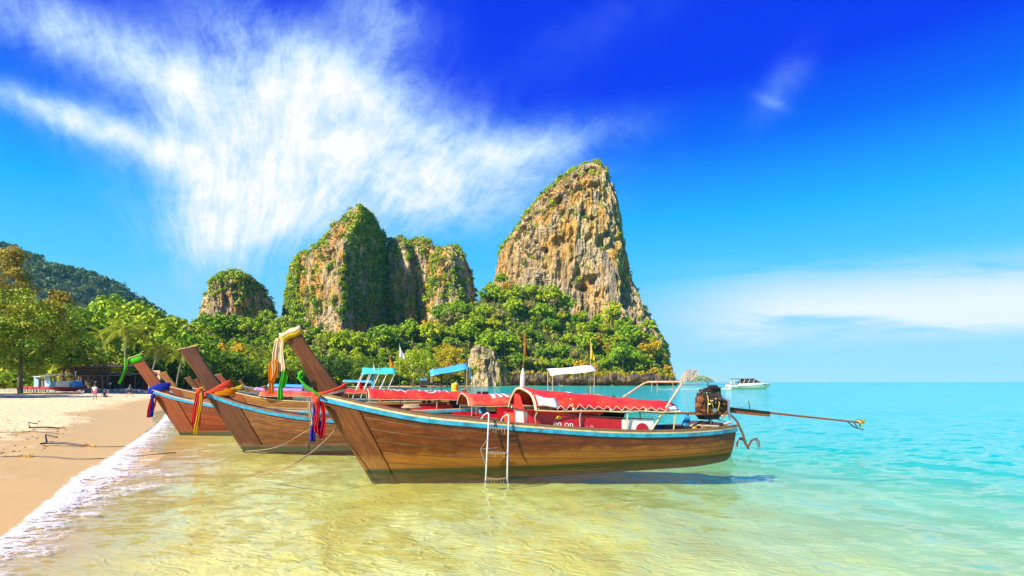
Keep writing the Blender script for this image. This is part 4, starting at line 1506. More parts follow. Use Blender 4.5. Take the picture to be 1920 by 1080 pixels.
def long_tail(B, label, x0, z0, tail_len, drop, scale=1.0, simple=False, tiller=1.0, mats=None):
    """truck engine on a swivel with its long propeller shaft"""
    e = thing('long_tail_engine', label, 'engine', B.root.location, B.rz, 'long tail engines on the boat sterns')
    s = scale
    rs_ = np.random.RandomState(int(x0 * 10))

    def q_(x, y, z):
        return (x0 + x * s, y * s, z0 + z * s)
    MB().box(q_(0, 0, .02), (1.25 * s, .12 * s, .06 * s)).box(q_(0, -.2, .02), (1.2 * s, .06 * s, .07 * s)).box(q_(0, .2, .02), (1.2 * s, .06 * s, .07 * s)).build('engine_bed', M_RUST, e, False, bevel=.008)
    MB().prism([(x0 - .40 * s, z0 + .0), (x0 + .30 * s, z0), (x0 + .20 * s, z0 - .16 * s), (x0 - .26 * s, z0 - .16 * s)], -.17 * s, .17 * s).build('oil_sump', M_IRON, e, False, bevel=.015)
    blk = MB().box(q_(-.02, 0, .27), (.72 * s, .34 * s, .44 * s))
    for k in range(7):
        blk.box(q_(-.33 + k * .105, -.185, .25), (.03 * s, .05 * s, .38 * s))
    blk.build('engine_block', M_OIL, e, False, bevel=.015)
    if simple:
        MB().box(q_(-.02, 0, .57), (.62 * s, .26 * s, .16 * s)).build('cylinder_head', mats or M_IRON, e, False, bevel=.03)
    else:
        hd = MB().box(q_(-.02, 0, .56), (.68 * s, .27 * s, .13 * s))
        for k in range(6):
            hd.disc(q_(-.28 + k * .105, -.05, .645), (0, 0, 1), .028 * s, .06 * s, 8)
        hd.build('cylinder_head', M_OIL, e, 'auto', bevel=.012)
        for (x, y, z, r, m_) in ((-.43, -.12, .43, .105, M_RUST), (-.40, -.14, .10, .105, M_RUST), (-.52, -.13, .26, .085, M_RUST), (-.06, -.24, .12, .07, M_STEEL)):
            pl = MB()
            pl.disc(q_(x, y - .03, z), (0, 1, 0), r * s, .07 * s, 18).disc(q_(x, y - .08, z), (0, 1, 0), r * .62 * s, .05 * s, 14).disc(q_(x, y - .12, z), (0, 1, 0), r * .25 * s, .05 * s, 8)
            pl.build('pulley', m_, e, 'auto')
        for (x, z, r) in ((-.12, .40, .055), (.04, .33, .06), (.17, .44, .07), (.2, .18, .05), (-.2, .3, .04), (.3, .30, .055)):
            MB().tube([q_(x, -.16, z), q_(x, -.25, z), q_(x + .02, -.29, z - .01)], [r * s, r * s, r * .6 * s], 10).build('fitting', M_OIL if x > 0 else M_STEEL, e)
        for k in range(9):
            a = Vector(q_(rs_.uniform(-.35, .35), -.2 - rs_.uniform(0, .1), rs_.uniform(.45, .68)))
            b = Vector(q_(rs_.uniform(-.35, .35), -.2 - rs_.uniform(0, .12), rs_.uniform(.05, .35)))
            m_ = (a + b) / 2 + Vector((rs_.uniform(-.1, .1), -.10 * s, .05))
            MB().tube([a, a * .6 + m_ * .4, m_, b * .6 + m_ * .4, b], .013 * s, 6).build('hose', M_HOSE if k % 3 == 0 else M_BLACK, e)
        MB().tube([q_(-.42, -.1, .62), q_(-.3, -.16, .74), q_(.0, -.16, .78), (q_(.3, -.1, .76)), q_(.38, 0, .6)], .03 * s, 8).build('intake_hose', M_BLACK, e)
        MB().tube([q_(.0, .05, .62), q_(-.02, .05, .95)], .014 * s, 6).build('exhaust_stub', M_DARKP, e)
        MB().ball(q_(.22, .02, .70), .13 * s, 10, 7, (1, .8, .7)).build('air_filter', M_IRON, e)
        MB().box(q_(-.10, .03, .69), (.34 * s, .24 * s, .09 * s)).build('rocker_cover', M_OIL, e, False, bevel=.02)
        MB().disc(q_(.12, -.02, .78), (1, .2, 0), .07 * s, .30 * s, 12).build('battery_coil', M_IRON, e)
    MB().disc(q_(.42, 0, .25), (1, 0, 0), .21 * s, .16 * s, 16).disc(q_(.56, 0, .20), (1, 0, 0), .14 * s, .14 * s, 14).build('bell_housing', M_OIL, e)
    # swivel
    MB().tube([q_(.05, 0, -.14), q_(.05, 0, -.55)], .05 * s, 10).tube([q_(-.1, -.1, -.1), q_(.0, 0, -.3)], .02 * s, 6).build('swivel_post', M_STEEL, e)
    # tiller runs forward
    if tiller:
        MB().tube([q_(-.55, 0, .02), q_(-.55 - 1.0 * tiller, .02, .06), q_(-.55 - 2.0 * tiller, .05, .13)], [.034 * s, .026 * s, .022 * s], 8).build('tiller', M_RUST, e)
    a = Vector(q_(.6, 0, .16))
    b = a + Vector((tail_len, 0, -drop))
    mid = a + (b - a) * .30
    MB().tube([a, mid], .045 * s, 10).build('shaft_housing', M_IRON, e)
    MB().box((a + mid) / 2 + Vector((.1, 0, -.10)), ((mid - a).length * .9, .05, .09), (b - a).to_track_quat('X', 'Z').to_matrix()).build('shaft_fin', M_RUST, e, False)
    MB().tube([a, a * .5 + b * .5, b], [.034 * s, .032 * s, .027 * s], 8).build('propeller_shaft', M_RUST, e)
    if not simple:
        MB().tube([a + (mid - a) * .55, a + (mid - a) * .55 + Vector((-.06, 0, .32))], .014, 6).build('shaft_pin', M_DARKP, e)
    pr = MB()
    pr.disc(b + Vector((.02, 0, 0)), (1, 0, 0), .04, .14, 10)
    for k in range(3):
        an = 2.1 * k + .5
        d_ = Vector((0, math.cos(an), math.sin(an)))
        tq = Vector((0, -math.sin(an), math.cos(an)))
        rows = []
        for f in np.linspace(0, 1, 5):
            wv = .075 * math.sin(math.pi * (.18 + .72 * f))
            c_ = b + d_ * (.03 + .15 * f)
            rows.append([c_ + tq * wv + Vector((.04, 0, 0)), c_ + Vector((.015, 0, 0)), c_ - tq * wv - Vector((.04, 0, 0))])
        pr.sheet(rows)
    pr.build('propeller', M_BRASS, e, True, thick=.012)
    MB().tube([b - Vector((.62, 0, -.04)), b - Vector((.25, 0, .18)), b + Vector((.16, 0, -.26))], .018, 6).tube([b - Vector((.3, 0, .0)), b - Vector((.1, 0, .22))], .016, 6).build('skeg', M_IRON, e)
    return e


# ---- the nearest boat
A = Boat('nearest brown wooden long tail boat with red arched canopy', (-3.65, 13.5), math.radians(19.5), 11.07,
         [(0, 2.0), (.07, 1.72), (.14, 1.50), (.27, 1.29), (.41, 1.12), (.6, .93), (.75, .86), (.9, .86), (1, .90)], 0.92,
         dict(hull=W_A, stem=W_STEM_A, prow=W_STEM_A, **{'in': W_DECK}), keelboard=False)
fs = [(A.post[0][k][0] - .16 + .02 * k, A.post[0][k][1] + .04) for k in range(0, 7)]
MB().prism(fs + [(A.post[0][k][0] + .1, A.post[0][k][1]) for k in range(6, -1, -1)], -.05, .05).build('false_stem', W_STEM_A, A.root, False, bevel=.01)
A.canopy(A.at(978, 720).x, A.at(1238, 757, 0).x, 2.14, 1.72, 1.58, 1.46, 0.96, M_RED, (0.02, 0.30, 0.62, 0.97), M_CREAM, True, 0.12)
for sd in (-1, 1):
    MB().sheet([[A.pt(f, sd * a, 0.016) for a in np.linspace(.60, .93, 6)] for f in np.linspace(.02, .16, 6)]).build('white_patch', M_WHITE, A.root, True, thick=.004)
    MB().sheet([[A.pt(f, sd * a, 0.016) for a in np.linspace(.66, .93, 5)] for f in np.linspace(.93, .995, 4)]).build('white_patch', M_WHITE, A.root, True, thick=.004)
for f in (.18, .30, .42, .52, .60):
    MB().sheet([[A.pt(f + g, a, 0.016) for a in np.linspace(-.12, .1, 4)] for g in (0, .02, .04)]).build('white_patch', M_WHITE, A.root, True, thick=.004)
xa, xb = A.at(985, 0, -.85).x, A.at(1130, 0, -.85).x
rows = []
for f in np.linspace(0, 1, 14):
    x = xa + (xb - xa) * f
    top_ = A.pt(np.clip((x - A.at(978, 720).x) / (A.at(1238, 757).x - A.at(978, 720).x), 0, 1), -0.98)
    g = A.H(x / A.L, 0, -1, -0.08)
    zb_ = g[2] + 0.32 + (top_.z - 0.12 - g[2] - 0.32) * max(0, (f - .42) / .58) ** 1.0
    rows.append([(x, top_.y + .02 + (g[1] - top_.y) * k + 0.02 * math.sin(f * 22 + k * 2), top_.z - 0.03 + (zb_ - top_.z + .03) * k) for k in np.linspace(0, 1, 7)])
MB().sheet(rows).build('side_curtain', M_RED, A.root, True, thick=.008)
rows = []
x = xa - 0.03
for f in np.linspace(-1, 1, 13):
    g = A.H(x / A.L, 0, 1, 0)
    tp = A.pt(0.015, f * .97)
    zt_ = min(tp.z - 0.05, 1.98)
    if f > -0.1:
        zt_ = g[2] + 0.25
    rows.append([(x + .02 * math.sin(k * 7 + f * 9), f * .86, zt_ + (g[2] - .15 - zt_) * k) for k in np.linspace(0, 1, 6)])
MB().sheet(rows).build('front_curtain', M_RED, A.root, True, thick=.008)
bx = [A.at(p, 0, -.85).x for p in (968, 990, 1075, 1142, 1165, 1226)]
A.board(bx[0], bx[1], -1, .04, .40, M_WHITE)
A.board(bx[1] + .01, bx[2], -1, .04, .39, M_REDB)
A.board(bx[2] + .01, bx[3], -1, .04, .37, M_REDB)
A.board(bx[3] + .01, bx[4], -1, .04, .34, M_REDB)
A.board(bx[4] + .01, bx[5], -1, .04, .33, M_WHITE)
A.board(bx[0], bx[5], 1, .04, .36, M_REDB)
disc = []
cxm = A.at(1204, 0, -.85).x
for k in range(15):
    a = math.pi * k / 14
    xx = cxm + math.cos(a) * .21
    p_ = A.H(xx / A.L, 0, -1, -0.055)
    disc.append((xx, p_[1], p_[2] + .05 + math.sin(a) * .19))
MB().add(disc, [tuple(range(15))]).build('red_emblem', M_REDB, A.root, False, thick=.006)
A.letters('en on', .26, A.at(1037, 0, -.85).x, .015, -1, M_WHITE)
A.letters('- o', .2, A.at(1098, 0, -.85).x, .03, -1, M_PINK)
MB().tube([A.H(f, 0, -1, -.05)[:2] + (A.H(f, 0, -1, 0)[2] + .40 - (f - .4) * .12,) for f in np.linspace(bx[0] / A.L, bx[5] / A.L, 10)], .018, 6).build('board_rail', M_DARKP, A.root)
# bent pipe frame across the stern
p0, p1 = A.at(1222, 806, -.82), A.at(1280, 716, -.86)
q1, q0 = A.at(1209, 716, .86), A.at(1168, 745, .84)
MB().tube([p0, p0 * .5 + p1 * .5, p1 + Vector((-.03, 0, -.06)), p1 + Vector((0, .05, 0)), p1 * .5 + q1 * .5, q1 + Vector((.02, -.16, .0)), q1 + Vector((-.05, 0, -.06)), q0], .032, 10).build('pipe_frame', M_PIPE, A.root)
for px in (1232, 1222, 1262):
    s_ = A.at(px, 717, .3)
    MB().tube([s_, s_ + Vector((0.01, 0, -.14)), s_ + Vector((-.01, 0, -.30))], .014, 5).build('hanging_cord', M_ROPE, A.root)
# stern clutter
MB().tube([A.at(1370, 792, -.3), A.at(1345, 800, -.35), A.at(1300, 797, -.3), A.at(1282, 804, -.2)], .04, 8).build('stern_beam', M_RAILT, A.root)
MB().box((A.L * .965, 0, .97), (.16, .80, .10)).box((A.L * .93, 0, .90), (.5, .5, .08)).build('engine_mount', M_DARKP, A.root, False, bevel=.01)
for k, px in enumerate((1280, 1297, 1315)):
    p_ = A.at(px, 804, -.25)
    MB().box((p_.x, .1, .84), (.14, 1.0, .16)).build('stern_thwart', M_YEL if k == 1 else W_DECK, A.root, False, bevel=.01)
long_tail(A, 'rusty oily truck engine with long propeller shaft on the nearest boat', A.at(1330, 770).x, A.at(1330, 776).z, 6.0, .62, 1.08, tiller=1.05)

# ladder hooked over the near gunwale
M_LAD = paint('ladder_metal', (0.70, 0.68, 0.64), 0.35, 0.5, wear=0.3, scale=9)
lad = thing('boarding_ladder', 'white metal boarding ladder hooked over the side of the nearest boat', 'ladder', A.root.location, A.rz)
top0, top1 = A.at(916, 775, -.92), A.at(953, 778, -.92)
bot0, bot1 = A.at(911, 893, -1.22), A.at(951, 893, -1.22)
for a, b in ((top0, bot0), (top1, bot1)):
    g = A.H(a.x / A.L, 0, -1, 0)
    hook = [b + Vector((0, .02, -.10)), b, a + Vector((0, -.03, -.05)), a + Vector((0, -.015, .0)), a + Vector((-.03, .02, .012)), a + Vector((-.10, .12, -.06)), a + Vector((-.15, .16, -.17))]
    MB().tube(hook, .021, 10).build('side_rail', M_LAD, lad)
for f in (.22, .62, 1.03):
    a, b = top0 * (1 - f) + bot0 * f, top1 * (1 - f) + bot1 * f
    m_ = (a + b) / 2 + Vector((0, 0, -.03))
    MB().tube([a, m_, b], .024, 8).build('rung', M_ROPE if f > 1 else M_STEEL, lad)
a = top0 * .45 + bot0 * .55
MB().tube([a + Vector((0, 0, .2)), a + Vector((-.14, .12, -.05)), a + Vector((.0, .02, -.55))], .012, 6).tube([a + Vector((-.14, .12, -.05)), a + Vector((.3, .06, -.02))], .012, 6).build('brace', M_STEEL, lad)
for f in (.24, .63, 1.05):
    a, b = top0 * (1 - f) + bot0 * f, top1 * (1 - f) + bot1 * f
    for k in range(7):
        p_ = a + (b - a) * ((k + .5) / 7)
        MB().tube([p_ + Vector((0, 0, .03)), p_ + Vector((.02, -.03, 0)), p_ + Vector((0.01, -.02, -.05 - .03 * (k % 3)))], .010, 4).build('cord_lashing', M_ROPE, lad)

# grapnel anchor hung off the stern
M_ANC = paint('old_iron', (0.17, 0.075, 0.03), 0.7, 0.3, wear=0.5, scale=14)
anc = thing('grapnel_anchor', 'rusty four pronged anchor hanging from the stern of the nearest boat', 'anchor', A.root.location, A.rz)
s0, s1 = A.at(1368, 775, -.30), A.at(1404, 842, -.45)
sh = [s0, A.at(1382, 790, -.36), A.at(1392, 812, -.42), A.at(1398, 832, -.45), s1]
MB().tube(sh, [.026, .032, .036, .04, .03], 10).build('shank', M_ANC, anc)
for k, (dx_, dy_) in enumerate(((-.42, .0), (.45, .0), (0, .4), (0.05, -.35))):
    c_ = s1 + Vector((-.05, 0, .05))
    MB().tube([c_, c_ + Vector((dx_ * .4, dy_ * .4, .24)), c_ + Vector((dx_ * .8, dy_ * .8, .28)), c_ + Vector((dx_ * 1.05, dy_ * 1.05, .16)), c_ + Vector((dx_ * 1.1, dy_ * 1.1, -.03))], [.028, .026, .024, .02, .010], 8).build('fluke', M_ANC, anc)
MB().tube([A.at(1352, 745, -.1), A.at(1366, 752, -.25), A.at(1366, 772, -.3), A.at(1370, 785, -.33)], .045, 8).build('hose', M_STEEL, anc)

# ---- second and third boats, then the ones behind
B_ = Boat('weathered brown long tail boat with coral sash beside the nearest boat', (-9.2, 18.25), math.radians(19.0), 13.2,
          [(0, 1.93), (.05, 1.56), (.11, 1.28), (.2, 1.05), (.35, .90), (.6, .84), (.85, .86), (1, .92)], 0.95,
          dict(hull=W_B, stem=W_STEM_B, prow=W_STEM_B, **{'in': W_DECK}), keelboard=True, stripes=('blue',), tip=((-1.93, 3.36), (-1.38, 3.50)))
B_.canopy(B_.at(868, 735).x, B_.at(1120, 745).x, 1.86, 1.72, 1.42, 1.38, .95, M_ORANGE, (.02, .33, .66, .97))
for f in (.17, .22, .27):
    MB().sheet([[B_.pt(f + g, a, 0.016) for a in np.linspace(-.6, .2, 6)] for g in (0, .03)]).build('white_patch', M_WHITE, B_.root, True, thick=.004)
B_.board(B_.at(868, 0, -.9).x, B_.at(1100, 0, -.9).x, -1, .03, .24, M_REDB)
B_.board(B_.at(868, 0, -.9).x, B_.at(1100, 0, -.9).x, 1, .03, .24, M_REDB)
long_tail(B_, 'black engine with tilted shaft behind the nearest boat canopy', B_.at(1140, 745).x, 1.05, 5.4, .5, 1.0, True)
C_ = Boat('red brown long tail boat with green cloth on its prow', (-14.6, 23.5), math.radians(18.0), 13.2,
          [(0, 1.95), (.05, 1.62), (.11, 1.38), (.2, 1.16), (.35, .98), (.6, .90), (.85, .90), (1, .96)], 0.95,
          dict(hull=W_C, stem=W_STEM_C, prow=W_STEM_C, rail=M_RAILT, **{'in': W_DECK}), keelboard=True, stripes=('blue',), tip=((-1.95, 3.30), (-1.45, 3.50)))
C_.canopy(C_.at(690, 730).x, C_.at(868, 735).x, 1.98, 1.82, 1.52, 1.44, .98, M_RED, (.02, .35, .68, .97))
C_.roof_letters('TIW TOM', .62, .10, -.52, M_WHITE)
C_.board(C_.at(770, 0, -.9).x, C_.at(850, 0, -.9).x, -1, .03, .26, M_REDB)
C_.board(C_.at(690, 0, -.9).x, C_.at(850, 0, -.9).x, 1, .03, .26, M_REDB)
long_tail(C_, 'black engine of the green cloth boat beyond the ladder', C_.at(905, 750).x, 1.15, 5.4, .7, 1.0, True)

D_ = Boat('golden brown long tail boat with a lettered hull and red side boards', (-18.1, 36.0), math.radians(16), 12.6,
          [(0, 1.75), (.06, 1.50), (.14, 1.22), (.3, 1.02), (.6, .92), (1, .95)], 0.92,
          dict(hull=W_D, stem=W_STEM_C, prow=W_STEM_C, rail=M_DARKP, **{'in': W_DECK}), stripes=('cream',), tip=((-1.75, 2.75), (-1.35, 2.85)), detail=False)
D_.canopy(D_.at(492, 735).x, D_.at(640, 742).x, 1.72, 1.60, 1.38, 1.30, .9, M_ORANGE, (.02, .3, .6, .97))
xs_ = [D_.at(p, 0, -.9).x for p in (494, 548, 566, 592, 650)]
D_.board(xs_[0], xs_[1], -1, .03, .42, M_REDB)
D_.board(xs_[1] + .01, xs_[3], -1, .03, .40, M_WHITE)
D_.board(xs_[3] + .01, xs_[4], -1, .03, .36, M_REDB)
D_.letters('PP-26', .26, xs_[0] + .04, .16, -1, M_WHITE)
D_.letters('MOBY DICK'[:4], .20, D_.at(432, 0, -.7).x, -.30, -1, M_CREAM, .06)
long_tail(D_, 'dark engine on the lettered boat', D_.at(760, 745).x, 1.15, 4.6, .5, 1.0, True)

YG = dict(hull=W_D, stem=W_STEM_C, prow=W_D, cap=M_YEL, **{'in': W_DECK})
E_ = Boat('golden long tail boat with yellow edged prow behind the red brown boat', (-31.2, 50.5), math.radians(20), 12,
          [(0, 1.9), (.06, 1.6), (.14, 1.3), (.3, 1.05), (.6, .92), (1, .95)], .92, YG, tip=((-1.95, 3.02), (-1.30, 3.30)), detail=False, stripes=('cream',))
F_ = Boat('grey brown long tail boat close behind the yellow edged prow', (-31.8, 55.0), math.radians(22), 12,
          [(0, 1.7), (.06, 1.45), (.14, 1.2), (.3, 1.0), (.6, .9), (1, .92)], .9, dict(hull=W_B, stem=W_STEM_B, prow=W_B, **{'in': W_DECK}), tip=((-1.75, 2.65), (-1.2, 2.85)), detail=False, stripes=('cream',))
G_ = Boat('small orange brown long tail boat near the sand behind the coral sash', (-35.2, 62.0), math.radians(24), 10,
          [(0, 1.55), (.06, 1.35), (.14, 1.1), (.3, .95), (.6, .85), (1, .88)], .85, dict(hull=W_D, stem=W_STEM_C, prow=W_STEM_C, **{'in': W_DECK}), tip=((-1.6, 2.5), (-1.15, 2.65)), detail=False, stripes=('cream',))
H_ = Boat('long tail boat with a lilac canopy', (-36.5, 66.0), math.radians(15), 13,
          [(0, 1.6), (.06, 1.4), (.14, 1.15), (.3, .98), (.6, .9), (1, .92)], .92, dict(hull=W_B, stem=W_STEM_B, prow=W_STEM_B, **{'in': W_DECK}), tip=((-1.5, 2.2), (-1.1, 2.35)), detail=False, stripes=('blue',))
H_.canopy(4.4, 10.0, 1.62, 1.45, 1.30, 1.2, .95, M_PURPLE, (.03, .35, .68, .97))
I_ = Boat('long tail boat with a teal awning on slanted white poles', (-19.5, 44.5), math.radians(14), 13,
          [(0, 1.5), (.06, 1.3), (.14, 1.1), (.3, .95), (.6, .86), (1, .9)], .92, dict(hull=W_B, stem=W_STEM_B, prow=W_STEM_B, **{'in': W_DECK}), tip=((-1.3, 1.9), (-.95, 2.0)), detail=False, stripes=('blue',))
I_.canopy(3.8, 7.6, 1.75, 1.68, 1.42, 1.38, .95, M_RED, (.03, .5, .97))
J_ = Boat('long tail boat with a flat sky blue awning on tan posts', (-15.0, 47.0), math.radians(12), 13,
          [(0, 1.4), (.06, 1.2), (.14, 1.05), (.3, .92), (.6, .84), (1, .88)], .92, dict(hull=W_D, stem=W_STEM_C, prow=W_STEM_C, **{'in': W_DECK}), tip=((-1.2, 1.75), (-.9, 1.85)), detail=False, stripes=('cream',))
K_ = Boat('long tail boat with a high white awning beyond the nearest boat', (-3.4, 47.5), math.radians(10), 13,
          [(0, 1.3), (.06, 1.15), (.14, 1.0), (.3, .9), (.6, .82), (1, .86)], .92, dict(hull=W_C, stem=W_STEM_C, prow=W_STEM_C, **{'in': W_DECK}), tip=((-1.1, 1.6), (-.8, 1.7)), detail=False, stripes=('blue',))
N1 = Boat('far long tail boat with a bright blue canopy near the beach', (-47.0, 95.0), math.radians(12), 13,
          [(0, 1.6), (.06, 1.4), (.14, 1.15), (.3, .98), (.6, .9), (1, .92)], .92, dict(hull=W_B, stem=W_STEM_B, prow=W_STEM_B, **{'in': W_DECK}), tip=((-1.6, 2.5), (-1.1, 2.7)), detail=False, stripes=('blue',), nplank=4)
N1.canopy(3.4, 9.4, 2.0, 1.8, 1.5, 1.4, .95, M_SKYB, (.03, .5, .97))
N2 = Boat('far long tail boat with a pale blue canopy under the trees', (-34.0, 98.0), math.radians(8), 12,
          [(0, 1.6), (.06, 1.4), (.14, 1.15), (.3, .98), (.6, .9), (1, .92)], .92, dict(hull=W_D, stem=W_STEM_C, prow=W_STEM_C, **{'in': W_DECK}), tip=((-1.3, 2.0), (-.9, 2.1)), detail=False, stripes=('cream',), nplank=4)
N2.canopy(3.0, 8.4, 2.7, 2.6, 2.3, 2.2, .95, M_SKYB, (.03, .5, .97))


def awning(B, x0, x1, z0, z1, wid, mat, slant=0.0, n=2, post=None, curved=0.08, name='awning', tilt=0.28):
    rows = []
    for f in np.linspace(0, 1, 9):
        rows.append([(x0 + (x1 - x0) * f, wid * a, z0 + (z1 - z0) * f + curved * (1 - a * a) + tilt * a + .03 * math.sin(f * 9 + a)) for a in np.linspace(-1, 1, 7)])
    MB().sheet(rows).build(name, mat, B.root, True, thick=.03)
    for f in np.linspace(.04, .96, n):
        for sd in (-1, 1):
            x = x0 + (x1 - x0) * f
            u = min(1, max(0, (x - slant) / B.L))
            g = B.H(u, 0, sd, -.06)
            MB().tube([(x, sd * wid * .95, z0 + (z1 - z0) * f + tilt * sd * .95), (x - slant, g[1], g[2])], .028, 6).build('awning_post', post or M_PIPE, B.root)


i0, i1 = I_.at(679, 0).x, I_.at(742, 0).x
awning(I_, i0, i1, 3.24, 3.26, .8, M_TEAL, .9, 5, M_OFFW)
MB().tube([(i0 + .9, -.3, 3.2), (i0 + .85, -.3, 1.6)], .09, 8).build('blue_bundle', M_SKYB, I_.root)
j0, j1 = J_.at(806, 0).x, J_.at(876, 0).x
awning(J_, j0, j1, 3.10, 3.75, .95, M_SKYB, 0, 2)
MB().tube([(j0 + 1.0, 0, 3.2), (j0 + 1.05, .03, 2.6), (j0 + 1.0, 0, 2.0), (j0 + 1.08, 0, 1.2)], [.05, .09, .05, .04], 8).build('hanging_net', M_DARKP, J_.root)
k0, k1 = K_.at(1028, 0).x, K_.at(1112, 0).x
awning(K_, k0, k1, 3.15, 3.55, .95, M_OFFW, 0, 2, None, .22)
MB().tube([(k0 + 1.0, .2, 3.2), (k0 + 1.15, .2, 1.2)], .022, 6).build('blue_pole', M_SKYB, K_.root)
m0 = H_.at(712, 0).x
long_tail(I_, 'blue and black engine raised on the teal awning boat', I_.at(795, 0).x, 1.95, 3.8, .4, .95, True, .4, M_SKYB)
jerry = thing('water_drum', 'yellow plastic drum standing by the sky blue awning post', 'drum', C_.root.location, C_.rz)
pb_ = C_.at(853, 742, .2)
MB().tube([pb_, pb_ + Vector((0, 0, .03)), pb_ + Vector((0, 0, .28)), pb_ + Vector((0, 0, .30)), pb_ + Vector((0, 0, .32)), pb_ + Vector((0, 0, .60)), pb_ + Vector((0, 0, .64))], [.15, .18, .18, .165, .18, .18, .14], 18).build('barrel', M_YEL, jerry)
MB().disc(pb_ + Vector((.05, 0, .66)), (0, 0, 1), .05, .05, 12).build('cap', M_WHITE, jerry)
MB().box((pb_.x, .2, (pb_.z + .9) / 2 - .02), (.5, .5, pb_.z - .9 + .02)).build('stand', M_DARKP, jerry, False, bevel=.01)

# ---- cloths and garlands on the prows (hung on, so things of their own)
g = thing('prow_cloth', 'cream orange and green cloths tied to the tip of the nearest prow', 'cloth', A.root.location, A.rz)
c9, d9, w9 = post_frame(A, 10)
ax, az = A.post[0][10]
for k, (mt, dz_, ln) in enumerate(((C_YELLOW, -.10, .50), (C_CREAM, -.03, .48))):
    rows = []
    a_, b_ = Vector((ax - .05, 0, az + dz_)), Vector((A.post[1][10][0] + .04, 0, A.post[1][10][1] + dz_))
    for i in range(13):
        an = 2 * math.pi * i / 12
        y_ = math.cos(an) * .13
        h_ = math.sin(an) * .07
        rows.append([tuple(a_ + (b_ - a_) * f + Vector((-h_ * .6, y_ * (1 + .15 * math.sin(f * 8 + k)), h_ + .02 * math.sin(f * 11 + an)))) for f in np.linspace(0, 1, 8)])
    MB().sheet(rows).build('wrap', mt, g, True, thick=.012)
px_, pz_ = ax - .07, az - .06
ribbon(g, (px_ - .06, -.10, pz_), .95, .17, C_CREAM, 1, (.9, -.3), -.05)
ribbon(g, (px_ + .05, -.12, pz_), .80, .19, C_CREAM, 2, (.8, -.5), -.02)
ribbon(g, (px_ - .16, -.08, pz_ - .55), .78, .14, C_ORANGE, 3, (.9, -.3), -.05)
ribbon(g, (px_ - .08, -.14, pz_ - .5), .55, .12, C_ORANGE, 4, (.9, -.3), -.05)
ribbon(g, (px_ + .06, -.13, pz_ - .75), .70, .13, C_GREEN, 5, (.9, -.3), -.04)
ribbon(g, (px_ + .12, -.10, pz_ - .72), .46, .13, C_GREEN, 6, (.9, -.3), -.03)

g = thing('prow_garland', 'red blue and cream ribbons hanging at the gunwale of the nearest prow', 'ribbons', A.root.location, A.rz)
zs0 = 2.0
sash(A, g, 2.06, -.92, .43, C_CORAL, .12, .35, 1)
sash(A, g, 2.0, -.92, .41, C_CREAM, .08, .30, 2)
p_ = A.at(593, 752, -.22)
for k, (mt, dx_, ln, wd) in enumerate(((C_CREAM, -.13, .62, .10), (C_BLUE, -.06, .98, .13), (C_RED, 0.02, .78, .12), (C_BLUE, .07, .90, .12), (C_RED, .14, .88, .14), (C_CORAL, .0, .60, .10))):
    ribbon(g, (p_.x + dx_, p_.y - .02 * (k % 3), p_.z), ln, wd, mt, 20 + k, (1, 0), .01)
MB().ball(p_, .09, 10, 7, (1, .8, .9)).build('knot', C_CORAL, g)
gt = thing('green_tie', 'thin green cloth strip tied to the nearest prow', 'cloth', A.root.location, A.rz)
MB().tube([A.at(600, 742, -.2), A.at(590, 735, -.2), A.at(571, 722, -.2), A.at(560, 708, -.2), A.at(562, 700, -.2), A.at(567, 696, -.2)], [.03, .03, .04, .03, .04, .02], 6).build('strip', C_GREEN, gt)
MB().tube([A.at(556, 709, -.2), A.at(568, 707, -.2)], .02, 5).build('tail', C_GREEN, gt)

g = thing('prow_garland', 'coral and orange sash with long red ribbons on the weathered boat prow', 'ribbons', B_.root.location, B_.rz)
sash(B_, g, 2.05, -.78, .47, C_CORAL, .22, .45, 3)
sash(B_, g, 1.93, -.66, .45, C_ORANGE, .18, .10, 4)
p_ = B_.at(374, 733, -.25)
for k, (mt, dx_, ln, wd) in enumerate(((C_RED, -.06, 1.12, .16), (C_CORAL, .05, 1.18, .18), (C_CORAL, -.01, 1.05, .16), (C_YELLOW, .03, 1.42, .12))):
    ribbon(g, (p_.x + dx_, p_.y - .02 * k, p_.z), ln, wd, mt, 40 + k, (1, 0), -.12)
MB().ball(p_, .11, 10, 7, (1, .8, .9)).build('knot', C_CORAL, g)
g = thing('prow_garland', 'blue sash with blue and red ribbons on the red brown boat prow', 'ribbons', C_.root.location, C_.rz)
sash(C_, g, 2.03, -.82, .46, C_BLUE, .26, .35, 5)
p_ = C_.at(287, 743, -.22)
for k, (mt, dx_, ln, wd) in enumerate(((C_RED, -.08, .92, .14), (C_BLUE, .0, .85, .16), (C_RED, .08, .80, .10), (C_BLUE, .03, .9, .12))):
    ribbon(g, (p_.x + dx_, p_.y - .02 * k, p_.z), ln, wd, mt, 60 + k, (1, 0), -.10)
MB().ball(p_, .10, 10, 7).build('knot', C_BLUE, g)
g = thing('prow_cloth', 'bright green cloth wrapped over the tip of the red brown prow', 'cloth', C_.root.location, C_.rz)
a_, b_ = Vector((*C_.post[0][10][:1], 0, C_.post[0][10][1])), Vector((C_.post[1][10][0], 0, C_.post[1][10][1]))
rows = []
dn = Vector((.14, 0, -.28))
for i in range(17):
    an = 2 * math.pi * i / 16
    rr_ = Vector((0, math.cos(an) * .10, 0))
    rows.append([tuple(a_ + (b_ - a_) * (.5 + .54 * math.sin(an)) + rr_ * (1 if k else .2) + dn * (k / 3) - dn * .12 + Vector((0, 0, .015 * math.sin(an * 5 + k)))) for k in range(4)])
MB().sheet(rows).build('hood', C_GREEN, g, True, thick=.012)
ribbon(g, (a_.x - .10, -.05, a_.z + .02), 1.10, .14, C_GREEN, 70, (.9, -.3), -.28)
